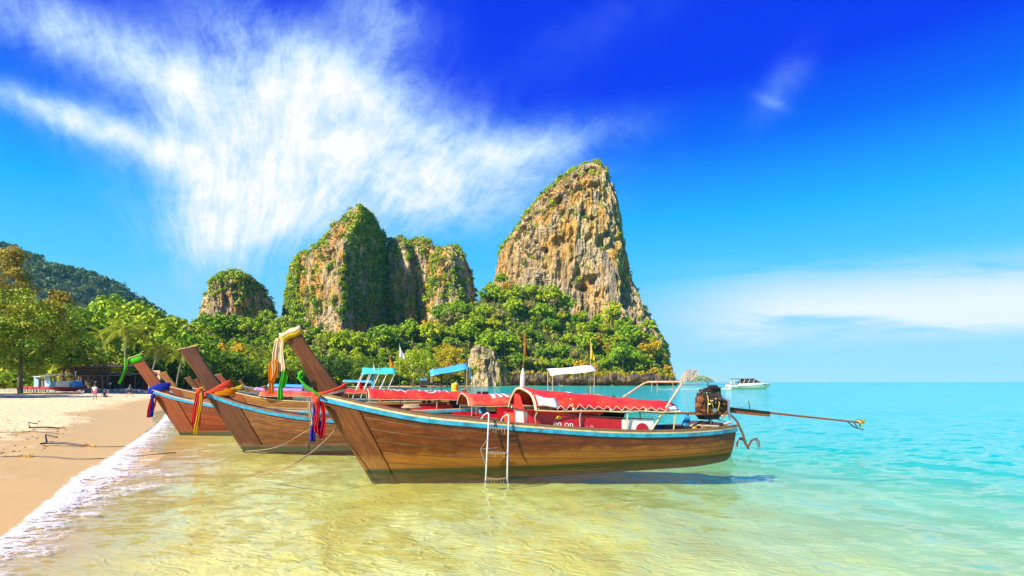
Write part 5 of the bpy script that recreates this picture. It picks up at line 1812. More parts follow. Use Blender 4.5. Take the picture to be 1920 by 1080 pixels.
ribbon(g, (a_.x - .04, -.09, a_.z + .0), .95, .10, C_GREEN, 71, (.9, -.3), -.26)
for bt, lb in ((D_, 'yellow garland on the prow of the lettered boat'), (G_, 'yellow garland on the small orange brown prow')):
    g = thing('prow_garland', lb, 'ribbons', bt.root.location, bt.rz)
    zz0 = float(bt.sheer(0)) + .1
    sash(bt, g, zz0, -.55, .5, C_YELLOW, .2, .3, 7)
    ribbon(g, (-.85, -.2, zz0), .45, .3, C_YELLOW, 80, (1, 0), 0)
    ribbon(g, (-.6, -.2, zz0 + .05), .5, .2, C_GREEN if bt is G_ else C_ORANGE, 81, (1, 0), 0)


# ---- flags on poles, mooring lines
def flag(label, base, height, mat, w_=.5, h_=.7, lean=(0, 0), pm=None, low=0.2, group=None):
    f = thing('flag_pole', label, 'flag', base, 0, group)
    tp = Vector((lean[0], lean[1], height))
    MB().tube([(0, 0, 0), tp * .5, tp], [.03, .024, .014], 6).build('pole', pm or M_PIPE, f)
    rows = []
    for i in range(10):
        q_ = i / 9
        rows.append([(tp.x + w_ * (.12 + q_ * .9) * k * (1 - .6 * abs(q_ - .6)), tp.y + .07 * math.sin(k * 6 + q_ * 4), tp.z - low - h_ * q_ - .25 * k * q_) for k in np.linspace(0, 1, 7)])
    MB().sheet(rows).build('flag', mat, f, True, thick=.006)
    return f


def world_of(B, px, py, y=0):
    return B.root.location + Matrix.Rotation(B.rz, 3, 'Z') @ B.at(px, py, y)


for B, px, pyb, pyt, mt, lb, hw in ((I_, 700, 728, 678, C_WHITE, 'white and red flag above the teal awning', (.6, 1.3)), (I_, 710, 728, 684, C_YELLOW, 'small yellow flag behind the teal awning', (.5, .8)), (J_, 722, 728, 684, C_YELLOW, 'larger yellow flag right of the teal awning', (.7, 1.2)),
                            (J_, 731, 730, 668, C_ORANGE, 'bright folded flag in front of the trees', (.6, .8)), (J_, 749, 728, 644, C_WHITE, 'high white flag on a tall thin pole', (.6, 1.0)), (J_, 872, 728, 682, C_YELLOW, 'yellow flag beside the sky blue awning', (.6, 1.7)),
                            (J_, 878, 728, 668, C_WHITE, 'white pennant right of the sky blue awning', (.5, 1.9)), (K_, 1107, 722, 636, C_YELLOW, 'yellow pennant on a pole above the white awning', (.5, 1.6)), (I_, 673, 728, 708, C_RED, 'small red flag on the slanted poles', (.5, .7))):
    b0 = world_of(B, px, pyb)
    b1 = world_of(B, px, pyt)
    b0.z = 0.8
    flag(lb, b0, b1.z - b0.z, mt, hw[0], hw[1])
b0, b1 = world_of(B_, 978, 735), world_of(B_, 984, 622)
b0.z = .9
fp = flag('tall bamboo mast with an orange tip beside the red canopy', b0, b1.z - b0.z, C_ORANGE, .10, .9, (.12, 0), M_RUST, 0)
MB().tube([(0.02, 0, 1.0), (.03, 0, 1.2), (.05, 0, 1.7), (.06, 0, 1.95)], [.03, .10, .09, .03], 8).build('furled_cloth', C_WHITE, fp)
for k, px in enumerate((885, 893, 903)):
    pa, pb2 = world_of(B_, px, 735, .3), world_of(B_, px, 708, .3)
    MB_ = MB().tube([(0, 0, 0), (0, 0, pb2.z - 1.0)], .022, 6)
    pole = thing('bare_pole', ('leftmost', 'middle', 'rightmost')[k] + ' of three bare poles behind the second red canopy', 'pole', (pa.x, pa.y, 1.0))
    MB_.build('pole', M_STEEL, pole)
    MB().ball((0, 0, pb2.z - 1.0), .03, 8, 6).build('tip', M_WHITE, pole)


def rope(label, pts, r=.018, mat=None, knot=None):
    o = thing('mooring_rope', label, 'rope', pts[0], 0)
    p0 = Vector(pts[0])
    sm = []
    pv = [Vector(p) for p in pts]
    for i in range(len(pv) - 1):
        for k in range(8):
            f = k / 8
            a, b, c_, d_ = pv[max(i - 1, 0)], pv[i], pv[i + 1], pv[min(i + 2, len(pv) - 1)]
            sm.append(.5 * ((2 * b) + (c_ - a) * f + (2 * a - 5 * b + 4 * c_ - d_) * f * f + (3 * b - a - 3 * c_ + d_) * f ** 3) - p0)
    sm.append(pv[-1] - p0)
    MB().tube(sm, r, 6).build('line', mat or M_ROPE, o)
    if knot:
        kn = MB()
        rs_ = np.random.RandomState(4)
        for k in range(6):
            c_ = Vector(knot) - p0 + Vector(rs_.uniform(-.07, .07, 3))
            kn.tube([c_ + Vector((math.cos(a) * .06, math.sin(a) * .06, .03 * math.sin(a * 2 + k))) for a in np.linspace(0, 6.28, 9)], r * .9, 5)
        kn.build('knot', M_ROPEY, o)
    return o


def Wd(B, px, py, y):
    return tuple(B.root.location + Matrix.Rotation(B.rz, 3, 'Z') @ B.at(px, py, y))


rope('bow line from the nearest boat slanting into the water', [Wd(A, 632, 802, -.05), Wd(A, 612, 824, -.5), Wd(A, 580, 851, -.9), Wd(A, 540, 874, -1.3), tuple(G(478, 893, -.02))], .016, M_ROPE)
rope('line running from the weathered boat bow to the nearest boat', [tuple(G(460, 846, .0)), Wd(B_, 520, 838, -1.0), Wd(B_, 575, 808, -1.1), Wd(A, 618, 786, .02)], .014, M_ROPE)


# ---- gear lying in the boats
def coil(label, B, px, py, y, r=.26, n=5, mat=None):
    c_ = Vector(Wd(B, px, py, y))
    o = thing('rope_coil', label, 'rope', c_)
    pts = []
    rs_ = np.random.RandomState(int(px))
    for i in range(n * 14):
        a = i / 14 * 6.283
        rr_ = r * (1 - .08 * (i // 14)) + rs_.uniform(-.015, .015)
        pts.append((math.cos(a) * rr_, math.sin(a) * rr_ * .8, .02 + .018 * (i // 14) + rs_.uniform(0, .012)))
    MB().tube(pts, .016, 5).build('strand', mat or M_ROPE, o)
    return o


coil('tan rope coil on the foredeck rail of the nearest boat', A, 772, 766, .1)
coil('dark rope coil by the engine of the nearest boat', A, 1308, 796, -.1, .30, 5, M_DARKP)
coil('yellow rope coil tied on the red side board', A, 1045, 786, -.80, .10, 4, M_ROPEY)
bk = thing('black_basket', 'black plastic basket inside the nearest boat under the canopy', 'basket', Wd(A, 1148, 792, .1))
rows = []
for i in range(21):
    a = 6.283 * i / 20
    rows.append([(math.cos(a) * r_, math.sin(a) * r_ * .8, z_) for r_, z_ in ((.12, 0), (.30, .01), (.38, .28), (.42, .30), (.36, .26))])
MB().sheet(rows).build('bowl', M_BLACK, bk, True, thick=.012)
MB().tube([(-.4, 0, .28), (-.2, 0, .42), (.1, 0, .45), (.4, 0, .28)], .012, 5).build('handle', M_BLACK, bk)
M_JACK = paint('jacket_orange', (.75, .18, .02), .7, wear=.2)
for k, (B, px, py, y, lb) in enumerate(((B_, 940, 768, .2, 'orange life jacket in the second boat beside the ladder'), (C_, 720, 748, .2, 'orange life jacket under the lettered canopy, left one'), (C_, 800, 752, .3, 'orange life jacket under the lettered canopy, right one'))):
    o = thing('life_jacket', lb, 'life jacket', Wd(B, px, py, y), .3 * k, 'life jackets in the boats')
    for sx in (-1, 1):
        MB().box((sx * .14, 0, .1), (.20, .12, .46), Matrix.Rotation(.3, 3, 'X')).build('float_panel', M_JACK, o, False, bevel=.04)
    MB().box((0, .06, .12), (.5, .03, .05)).build('strap', M_BLACK, o, False)
for k, (B, px, py, y, lb) in enumerate(((A, 1285, 800, .25, 'blue fuel can standing near the stern of the nearest boat'), (B_, 905, 775, .1, 'blue fuel can in the second boat'))):
    o = thing('fuel_can', lb, 'can', Wd(B, px, py, y), .4, 'fuel cans in the boats')
    MB().box((0, 0, .17), (.26, .18, .34)).build('body', M_SKYB, o, False, bevel=.03)
    MB().tube([(-.08, 0, .34), (-.08, 0, .40), (.06, 0, .40), (.06, 0, .34)], .018, 6).build('handle', M_SKYB, o)
    MB().disc((.1, 0, .36), (0, 0, 1), .03, .05, 10).build('cap', M_BLACK, o)
# ------------------------------------------------------------------ trees along the beach
def gz(x, y):
    return float(ground_z(np.array([x]), np.array([y]))[0])


def beach_tree(label, px, Y, ytop, wpx, seed, mat, shape='round', h0=.25, leaf=.26, ncl=120, nper=70, name='beach_tree', crad=.17, group=None):
    X = (px - 960) / 1000 * Y
    z0 = gz(X, Y)
    h = CAMZ + (716 - ytop) / 1000 * Y - z0
    rx = wpx / 1000 * Y / 2
    ms = make_tree_meshes(name, h, rx, ncl, nper, leaf, seed, shape, h0, crad, 7, h * .02)
    ms[0].materials.append(mat)
    ms[1].materials.append(m_bark)
    return place_tree(name, ms, (mat,), (X, Y, z0), 1, 0, label, 'tree', group)


beach_tree('big rounded bright green tree at the left edge of the beach', 38, 84, 548, 190, 501, m_beach, 'round', .20, .22, 200, 90)
beach_tree('green tree leaning over the blue kiosk', 118, 96, 612, 120, 502, m_beach, 'umbrella', .25, .24, 130, 70)
beach_tree('leafy bush tree behind the thatched pavilion', 196, 112, 652, 96, 503, m_beach, 'round', .15, .24, 110, 60)
beach_tree('dark green tree between the pavilion and the palms', 262, 126, 668, 90, 504, m_dark, 'round', .15, .26, 100, 60)
beach_tree('round tree behind the red brown prow', 352, 140, 668, 110, 505, m_dark, 'umbrella', .2, .28, 110, 60)
beach_tree('wide dark beach tree right of the dark prow', 430, 160, 662, 105, 506, m_dark, 'umbrella', .25, .3, 110, 60)
beach_tree('low spreading tree behind the cream cloth', 492, 178, 676, 80, 507, m_beach, 'umbrella', .3, .32, 100, 56)
beach_tree('dense dark tree just right of the nearest prow', 612, 212, 664, 95, 508, m_dark, 'umbrella', .25, .36, 110, 56)
beach_tree('dark tree above the teal awning', 690, 226, 668, 92, 509, m_dark, 'umbrella', .2, .38, 110, 56)
beach_tree('bright yellow green tree left of the sky blue awning', 775, 250, 655, 70, 510, m_leaf, 'round', .15, .4, 90, 50)
beach_tree('yellow green tree behind the sky blue awning', 838, 262, 648, 74, 511, m_gold, 'round', .15, .4, 90, 50)
beach_tree('tree on the sand behind the far boats', 556, 195, 672, 84, 512, m_beach, 'umbrella', .3, .34, 100, 56)
# feathery casuarinas
for k, (px, Y, yt, wp, lb) in enumerate(((20, 118, 470, 130, 'tall feathery golden casuarina at the left edge'), (112, 122, 556, 96, 'shorter feathery casuarina right of the tall one'), (-70, 110, 500, 150, 'feathery casuarina beyond the left edge of the view'))):
    X = (px - 960) / 1000 * Y
    h = CAMZ + (716 - yt) / 1000 * Y
    rs = np.random.RandomState(600 + k)
    n = 130
    f = rs.rand(n) ** .8
    a = rs.uniform(0, 6.28, n)
    rr0 = wp / 2000 * Y * (1.05 - f * .75) * rs.uniform(.3, 1, n)
    cen = np.stack([np.cos(a) * rr0, np.sin(a) * rr0, h * (.28 + .72 * f)], -1)
    V, F, T = clumps(cen, rs.uniform(.7, 1.5, n), 60, .30, rs, -.2, .8)
    cm = mesh_np('casuarina_crown', V, F, False, T)
    cm.materials.append(m_feather)
    tm = trunk_mesh('casuarina_trunk', h * .95, .28, 12, rs)
    tm.materials.append(m_bark)
    place_tree('casuarina_tree', (cm, tm), (m_feather,), (X, Y, gz(X, Y)), 1, 0, lb, 'tree')
# trees left of the frame; their shade falls across the sand
for k, (X, Y, h) in enumerate(((-68, 57, 13), (-76, 61, 15), (-84, 70, 16))):
    ms = make_tree_meshes('shade_tree', h, 6.0, 80, 60, .3, 640 + k, 'umbrella', .3, .2, 6)
    ms[0].materials.append(m_leaf)
    ms[1].materials.append(m_bark)
    place_tree('shade_tree', ms, (m_leaf,), (X, Y, gz(X, Y)), 1, 0, ('nearest', 'middle', 'farthest')[k] + ' shade tree left of the view, casting shade on the sand', 'tree', 'shade trees left of the view')


# palms
def frond_mesh(ln, seed):
    rs = np.random.RandomState(seed)
    Vs, Fs, Ts = [], [], []
    n = 22

    def mid(f):
        return np.array([ln * f * (1 - .18 * f), 0, ln * (.42 * f - .85 * f * f)])
    for i in range(n):
        f = .10 + .9 * i / (n - 1)
        c = mid(f)
        tng = mid(min(1, f + .02)) - mid(f - .02)
        tng /= np.linalg.norm(tng)
        l = ln * .26 * math.sin(math.pi * (.12 + .80 * f)) * rs.uniform(.85, 1.1)
        for sd in (-1, 1):
            d = np.array([tng[0] * .55, sd * .8, tng[2] * .55 - .35 - rs.rand() * .25])
            d /= np.linalg.norm(d)
            w_ = tng * ln * .018
            b = len(Vs)
            Vs += [c - w_, c + d * l * .5 - w_ * .9, c + d * l + np.array([0, 0, -.06 * l]), c + d * l * .5 + w_ * 1.1]
            Fs.append((b, b + 1, b + 2, b + 3))
            Ts += [rs.rand()] * 4
    for i in range(10):
        f0, f1 = i / 10, (i + 1) / 10
        b = len(Vs)
        Vs += [mid(f0) + [0, .03, 0], mid(f0) - [0, .03, 0], mid(f1) - [0, .02, 0], mid(f1) + [0, .02, 0]]
        Fs.append((b, b + 1, b + 2, b + 3))
        Ts += [.95] * 4
    me = mesh_np('frond', np.array(Vs), np.array(Fs), False, Ts)
    me.materials.append(m_palm)
    return me


FRONDS = [frond_mesh(3.6, 5), frond_mesh(3.2, 6), frond_mesh(3.9, 7)]
m_ptrunk = paint('palm_trunk', (0.30, 0.25, 0.19), .9, wear=.4, scale=3)


def palm(label, px, py, Y, lean, s=1.0, seed=0):
    rs = np.random.RandomState(seed)
    c = P(px, py, Y)
    x0, y0 = c.x + lean[0], c.y + lean[1]
    z0 = gz(x0, y0)
    t_ = thing('palm_tree', label, 'palm', (x0, y0, z0), 0, 'coconut palms behind the beach')
    h = c.z - z0
    pts = [Vector((-lean[0] * (f ** 1.6), -lean[1] * (f ** 1.6), h * f)) for f in np.linspace(0, 1, 8)]
    MB().tube([pts[0] - Vector((0, 0, .6))] + pts, [.24, .20] + [.15] * 6 + [.11], 8).build('trunk', m_ptrunk, t_, True)
    for k in range(20):
        o = bpy.data.objects.new('frond', FRONDS[k % 3])
        COL.objects.link(o)
        o.parent = t_
        o.location = pts[-1]
        tier = k / 20
        o.rotation_euler = (rs.uniform(-.2, .2), -.95 + tier * 1.35 + rs.uniform(-.1, .1), 2.4 * k + rs.uniform(-.2, .2))
        o.scale = (s * rs.uniform(1.15, 1.5),) * 3
    for k in range(5):
        a = k * 1.3
        MB().ball(pts[-1] + Vector((math.cos(a) * .25, math.sin(a) * .25, -.3)), .14, 8, 6).build('coconut', m_ptrunk, t_)
    return t_


palm('tall coconut palm above the pavilion roof', 236, 622, 106, (-.6, .5), 1.15, 1)
palm('coconut palm half hidden left of the tall one', 192, 632, 116, (.4, .6), 1.0, 2)
palm('leaning coconut palm behind the green cloth', 300, 655, 112, (-2.6, .4), 1.05, 3)
palm('leaning palm just right of the green cloth', 345, 662, 122, (-2.0, .3), .95, 4)
palm('thin palm beyond the dark prow', 478, 660, 190, (-.3, .5), 1.2, 5)
palm('small palm among the trees left of the cream cloth', 505, 668, 200, (.4, .3), 1.1, 6)
palm('short palm behind the shade of the beach trees', 400, 668, 165, (.8, .3), 1.1, 7)

# ------------------------------------------------------------------ beach pavilion, wall, kiosk, beached boat
M_WOODG = paint('grey_timber', (0.24, 0.19, 0.14), .8, wear=.4)
M_THATCH = paint('brown_roof', (0.26, 0.15, 0.09), .9, wear=.4, scale=3)
M_CONC = paint('concrete', (0.36, 0.34, 0.30), .9, wear=.4, scale=2)
M_LBLUE = paint('light_blue_panel', (0.30, 0.55, 0.75), .5, wear=.2)
M_DARKW = paint('dark_wood', (0.06, 0.04, 0.03), .7, wear=.3)
M_REDCL = paint('red_cushion', (0.50, 0.03, 0.06), .8, wear=.2)
Yp = 98.0
zf = gz((150 - 960) / 1000 * Yp, Yp)


def px2x(px, Y=Yp):
    return (px - 960) / 1000 * Y


pav = thing('beach_pavilion', 'two tiered timber pavilion restaurant open to the beach', 'pavilion', (px2x(150), Yp, zf))
ox = px2x(150)


def lx(px):
    return px2x(px) - ox


def lz(py):
    return CAMZ + (716 - py) / 1000 * Yp - zf


for nm, xa_, xb_, z_, y0_, y1_, mt in (('upper_roof', 122, 225, lz(687), -1.2, 7.0, M_THATCH), ('lower_roof', 84, 222, lz(703), -2.4, 8.0, M_WOODG)):
    MB().add([(lx(xa_), y0_, z_ - .25), (lx(xb_), y0_, z_ - .25), (lx(xb_) - .3, y1_, z_ + .35), (lx(xa_) + .3, y1_, z_ + .35), (lx(xa_), y0_, z_ - .12), (lx(xb_), y0_, z_ - .12), (lx(xb_) - .3, y1_, z_ + .5), (lx(xa_) + .3, y1_, z_ + .5)],
             [(0, 1, 2, 3), (7, 6, 5, 4), (0, 4, 5, 1), (1, 5, 6, 2), (2, 6, 7, 3), (3, 7, 4, 0)]).build(nm, mt, pav, False)
    for k in range(9):
        xx = lx(xa_) + (lx(xb_) - lx(xa_)) * (k + .5) / 9
        MB().bar((xx, y0_ - .05, z_ - .30), (xx, y1_ - .2, z_ + .28), .08, .1).build('rafter', M_DARKW, pav, False)
for k in range(24):
    xx = lx(128) + (lx(206) - lx(128)) * k / 23
    MB().box((xx, .2, (lz(690) + lz(702)) / 2), (.16, .05, lz(690) - lz(702))).build('wall_slat', M_WOODG, pav, False)
MB().box(((lx(128) + lx(206)) / 2, .4, (lz(690) + lz(702)) / 2), (lx(206) - lx(128), .06, lz(690) - lz(702))).build('upper_wall', M_DARKW, pav, False)
for pz in (694, 701):
    MB().box(((lx(126) + lx(208)) / 2, .08, lz(pz)), (lx(208) - lx(126), .1, .12)).build('beam', M_WOODG, pav, False)
for px in (90, 108, 130, 152, 178, 203):
    for yy in (-1.4, 3.0, 7.0):
        MB().box((lx(px), yy, lz(703) / 2), (.18, .18, lz(703))).build('post', M_WOODG, pav, False)
    if px >= 152:
        MB().bar((lx(px), -1.4, lz(722)), (lx(px) + 1.1, -1.4, lz(706)), .1).build('brace', M_WOODG, pav, False)
MB().box(((lx(84) + lx(215)) / 2, 7.6, lz(703) / 2), (lx(215) - lx(84), .1, lz(703))).build('back_wall', M_DARKW, pav, False)
MB().box(((lx(84) + lx(215)) / 2, 3.0, .08), (lx(215) - lx(84), 9, .16)).build('floor_deck', M_WOODG, pav, False)

tb = None
rs = np.random.RandomState(3)


def table_set():
    t_ = thing('dining_table', 'x', 'table', (0, 0, 0), 0, 'dining tables under the pavilion')
    MB().box((0, 0, .74), (1.1, .7, .04)).build('table_top', M_DARKW, t_, False)
    for sx in (-1, 1):
        for sy in (-1, 1):
            MB().box((sx * .48, sy * .28, .36), (.06, .06, .72)).build('leg', M_DARKW, t_, False)
    c_ = thing('dining_chair', 'x', 'chair', (0, 0, 0), 0, 'dining chairs under the pavilion')
    MB().box((0, 0, .45), (.42, .42, .05)).build('seat', M_DARKW, c_, False)
    MB().box((0, .2, .72), (.42, .04, .5)).build('backrest', M_DARKW, c_, False)
    for sx in (-1, 1):
        for sy in (-1, 1):
            MB().box((sx * .18, sy * .18, .22), (.04, .04, .44)).build('leg', M_DARKW, c_, False)
    return t_, c_


t0, c0 = table_set()
firstt = firstc = True
for k, px in enumerate((160, 170, 186, 196, 210)):
    tt_ = t0 if firstt else copy_tree(t0)
    firstt = False
    tt_.location = (px2x(px), Yp + rs.uniform(-.5, 3), zf + .17)
    tt_['label'] = ('dark dining table in the shade, ' + ('farthest left', 'second from the left', 'middle one', 'second from the right', 'farthest right')[k] + ' under the pavilion')
    for j, dx_ in enumerate((-.8, .8)):
        cc_ = c0 if firstc else copy_tree(c0)
        firstc = False
        cc_.location = (tt_.location.x + dx_, tt_.location.y, zf + .17)
        cc_.rotation_euler = (0, 0, math.pi / 2 * (1 if dx_ < 0 else -1))
        cc_['label'] = ('left', 'right')[j] + ' dark chair at the ' + ('farthest left', 'second left', 'middle', 'second right', 'farthest right')[k] + ' pavilion table'
m_lamp = paint('paper_lantern', (.80, .82, .80), .6, wear=.05)
for k, (px, py) in enumerate(((172, 718), (187, 716), (214, 719))):
    ln = thing('paper_lantern', ('left', 'middle', 'right')[k] + ' white round lantern hanging under the pavilion roof', 'lantern', (px2x(px), Yp - 1.0, zf + lz(py)), 0, 'white lanterns in the pavilion')
    MB().ball((0, 0, 0), .22, 12, 8).build('globe', m_lamp, ln, True)
    MB().tube([(0, 0, .2), (0, 0, lz(703) - lz(py) - .25)], .01, 4).build('cord', M_DARKW, ln)

wall = thing('low_wall', 'low concrete wall along the back of the beach', 'wall', (px2x(120, 93), 93, gz(px2x(120, 93), 93)))
for k in range(16):
    xa_ = px2x(-20 + k * 18, 93) - wall.location.x
    MB().box((xa_ + .8, .06 * (k % 2), .25 + .03 * (k % 3)), (1.64, .35, .62 + .05 * (k % 3))).build('block', M_CONC, wall, False, bevel=.02)

kio = thing('beach_kiosk', 'light blue and white kiosk under the big tree', 'kiosk', (px2x(54, 92), 94.5, zf))
for px, w_ in ((44, .8), (66, .9)):
    MB().box((px2x(px, 92) - kio.location.x, 0, 1.35), (w_, .1, 2.7)).build('panel', M_LBLUE, kio, False, bevel=.02)
MB().box((0, .3, 1.2), (2.2, .08, 2.4)).build('back_panel', M_WHITE, kio, False)
for k in range(3):
    MB().box((-.45 + k * .42, .2, 1.45), (.36, .06, 1.7)).build('window', M_DARKP, kio, False)
    MB().box((-.45 + k * .42, .15, 1.45), (.05, .05, 1.8)).build('window_bar', M_WHITE, kio, False)
MB().box((0, .1, 2.75), (2.6, 1.2, .1)).build('roof', M_WHITE, kio, False)

for k, px in enumerate((36, 47, 58, 70, 80)):
    sb = thing('sun_lounger', ('first', 'second', 'third', 'fourth', 'fifth')[k] + ' red sun lounger from the left in front of the kiosk', 'sun lounger', (px2x(px, 90.5), 91.0, gz(px2x(px, 90.5), 90.5)), .3, 'red sun loungers by the wall')
    MB().box((0, 0, .62), (.62, 1.3, .10)).build('mattress', M_REDCL, sb, False, bevel=.03)
    MB().box((0, .75, .82), (.62, .5, .09), Matrix.Rotation(.7, 3, 'X')).build('backrest', M_REDCL, sb, False, bevel=.03)
    for sx in (-1, 1):
        for yy in (-.5, .5):
            MB().box((sx * .26, yy, .28), (.06, .06, .58)).build('leg', M_DARKW, sb, False)

bb = thing('beached_boat', 'white and blue boat with a red hull hauled up before the pavilion', 'boat', (px2x(124, 90), 90.0, gz(px2x(124, 90), 90)))
sec = []
for f in np.linspace(0, 1, 13):
    x = -2.5 + 5.0 * f
    b = 1.0 * math.sin(math.pi * (.12 + .76 * f)) ** .6
    zk = .25 + .45 * (2 * f - 1) ** 4
    sec.append([(x, -b, .95 + .1 * (2 * f - 1) ** 2), (x, -b * .85, .6), (x, 0, zk), (x, b * .85, .6), (x, b, .95 + .1 * (2 * f - 1) ** 2)])
MB().sheet(sec).add(sec[0], [(0, 1, 2, 3, 4)]).add(sec[-1], [(0, 1, 2, 3, 4)]).build('hull', M_REDCL, bb, True)
MB().prism([(-2.2, .95), (2.2, .95), (1.9, 2.0), (-1.5, 2.0)], -.85, .85).build('cover', M_WHITE, bb, False, bevel=.06)
MB().prism([(1.2, .97), (2.24, .97), (1.94, 1.9), (1.3, 1.6)], -.87, .87).build('blue_panel', M_BLUE, bb, False)
MB().prism([(-2.24, .97), (-1.2, .97), (-.9, 1.96), (-1.54, 1.9)], -.87, .87).build('blue_panel', M_SKYB, bb, False)
MB().prism([(-.9, 1.15), (.3, 1.15), (.0, 1.5), (-.6, 1.55)], -.88, .88).build('white_emblem', M_WHITE, bb, False)
for z_ in (2.2, 2.5):
    MB().box((.1, 0, z_), (3.2, 1.5, .08)).build('roof_board', M_ORANGE, bb, False)
for x in (-1.4, 1.5):
    MB().box((x, -.7, 2.2), (.1, .1, .7)).build('roof_post', M_PIPE, bb, False)
MB().tube([(1.6, 0, 2.0), (1.6, 0, 3.6)], .07, 8).build('mast', M_CREAM, bb)

hut = thing('beach_hut', 'small hut with a pale thatched roof behind the green cloth', 'hut', (px2x(288, 118), 118, gz(px2x(288, 118), 118)))
MB().box((0, 0, 1.2), (4.0, 3.0, 2.4)).build('wall', M_DARKW, hut, False)
MB().add([(-2.9, -2.2, 2.3), (2.9, -2.2, 2.3), (2.9, 2.2, 2.3), (-2.9, 2.2, 2.3), (-1.4, 0, 4.4), (1.4, 0, 4.4)], [(0, 1, 5, 4), (1, 2, 5), (2, 3, 4, 5), (3, 0, 4), (3, 2, 1, 0)]).build('roof', paint('pale_thatch', (.50, .30, .14), .9, wear=.4, scale=4), hut, False)
MB().box((.4, -1.52, 1.0), (.9, .06, 2.0)).build('door', M_WOODG, hut, False)


# ------------------------------------------------------------------ people
m_skin = paint('skin', (.46, .24, .15), .6, wear=.08)
m_hair = paint('hair', (.03, .02, .015), .6, wear=.1)


def skin_mesh(name, verts, edges, radii, root=0):
    me = bpy.data.meshes.new(name)
    me.from_pydata(verts, edges, [])
    o = bpy.data.objects.new(name, me)
    COL.objects.link(o)
    o.modifiers.new('skin', 'SKIN')
    for i, r in enumerate(radii):
        rr_ = r if isinstance(r, tuple) else (r, r)
        me.skin_vertices[0].data[i].radius = rr_
        me.skin_vertices[0].data[i].use_root = (i == root)
    s = o.modifiers.new('sub', 'SUBSURF')
    s.levels = s.render_levels = 1
    dg = bpy.context.evaluated_depsgraph_get()
    res = bpy.data.meshes.new_from_object(o.evaluated_get(dg))
    bpy.data.objects.remove(o)
    res.polygons.foreach_set('use_smooth', [True] * len(res.polygons))
    return res


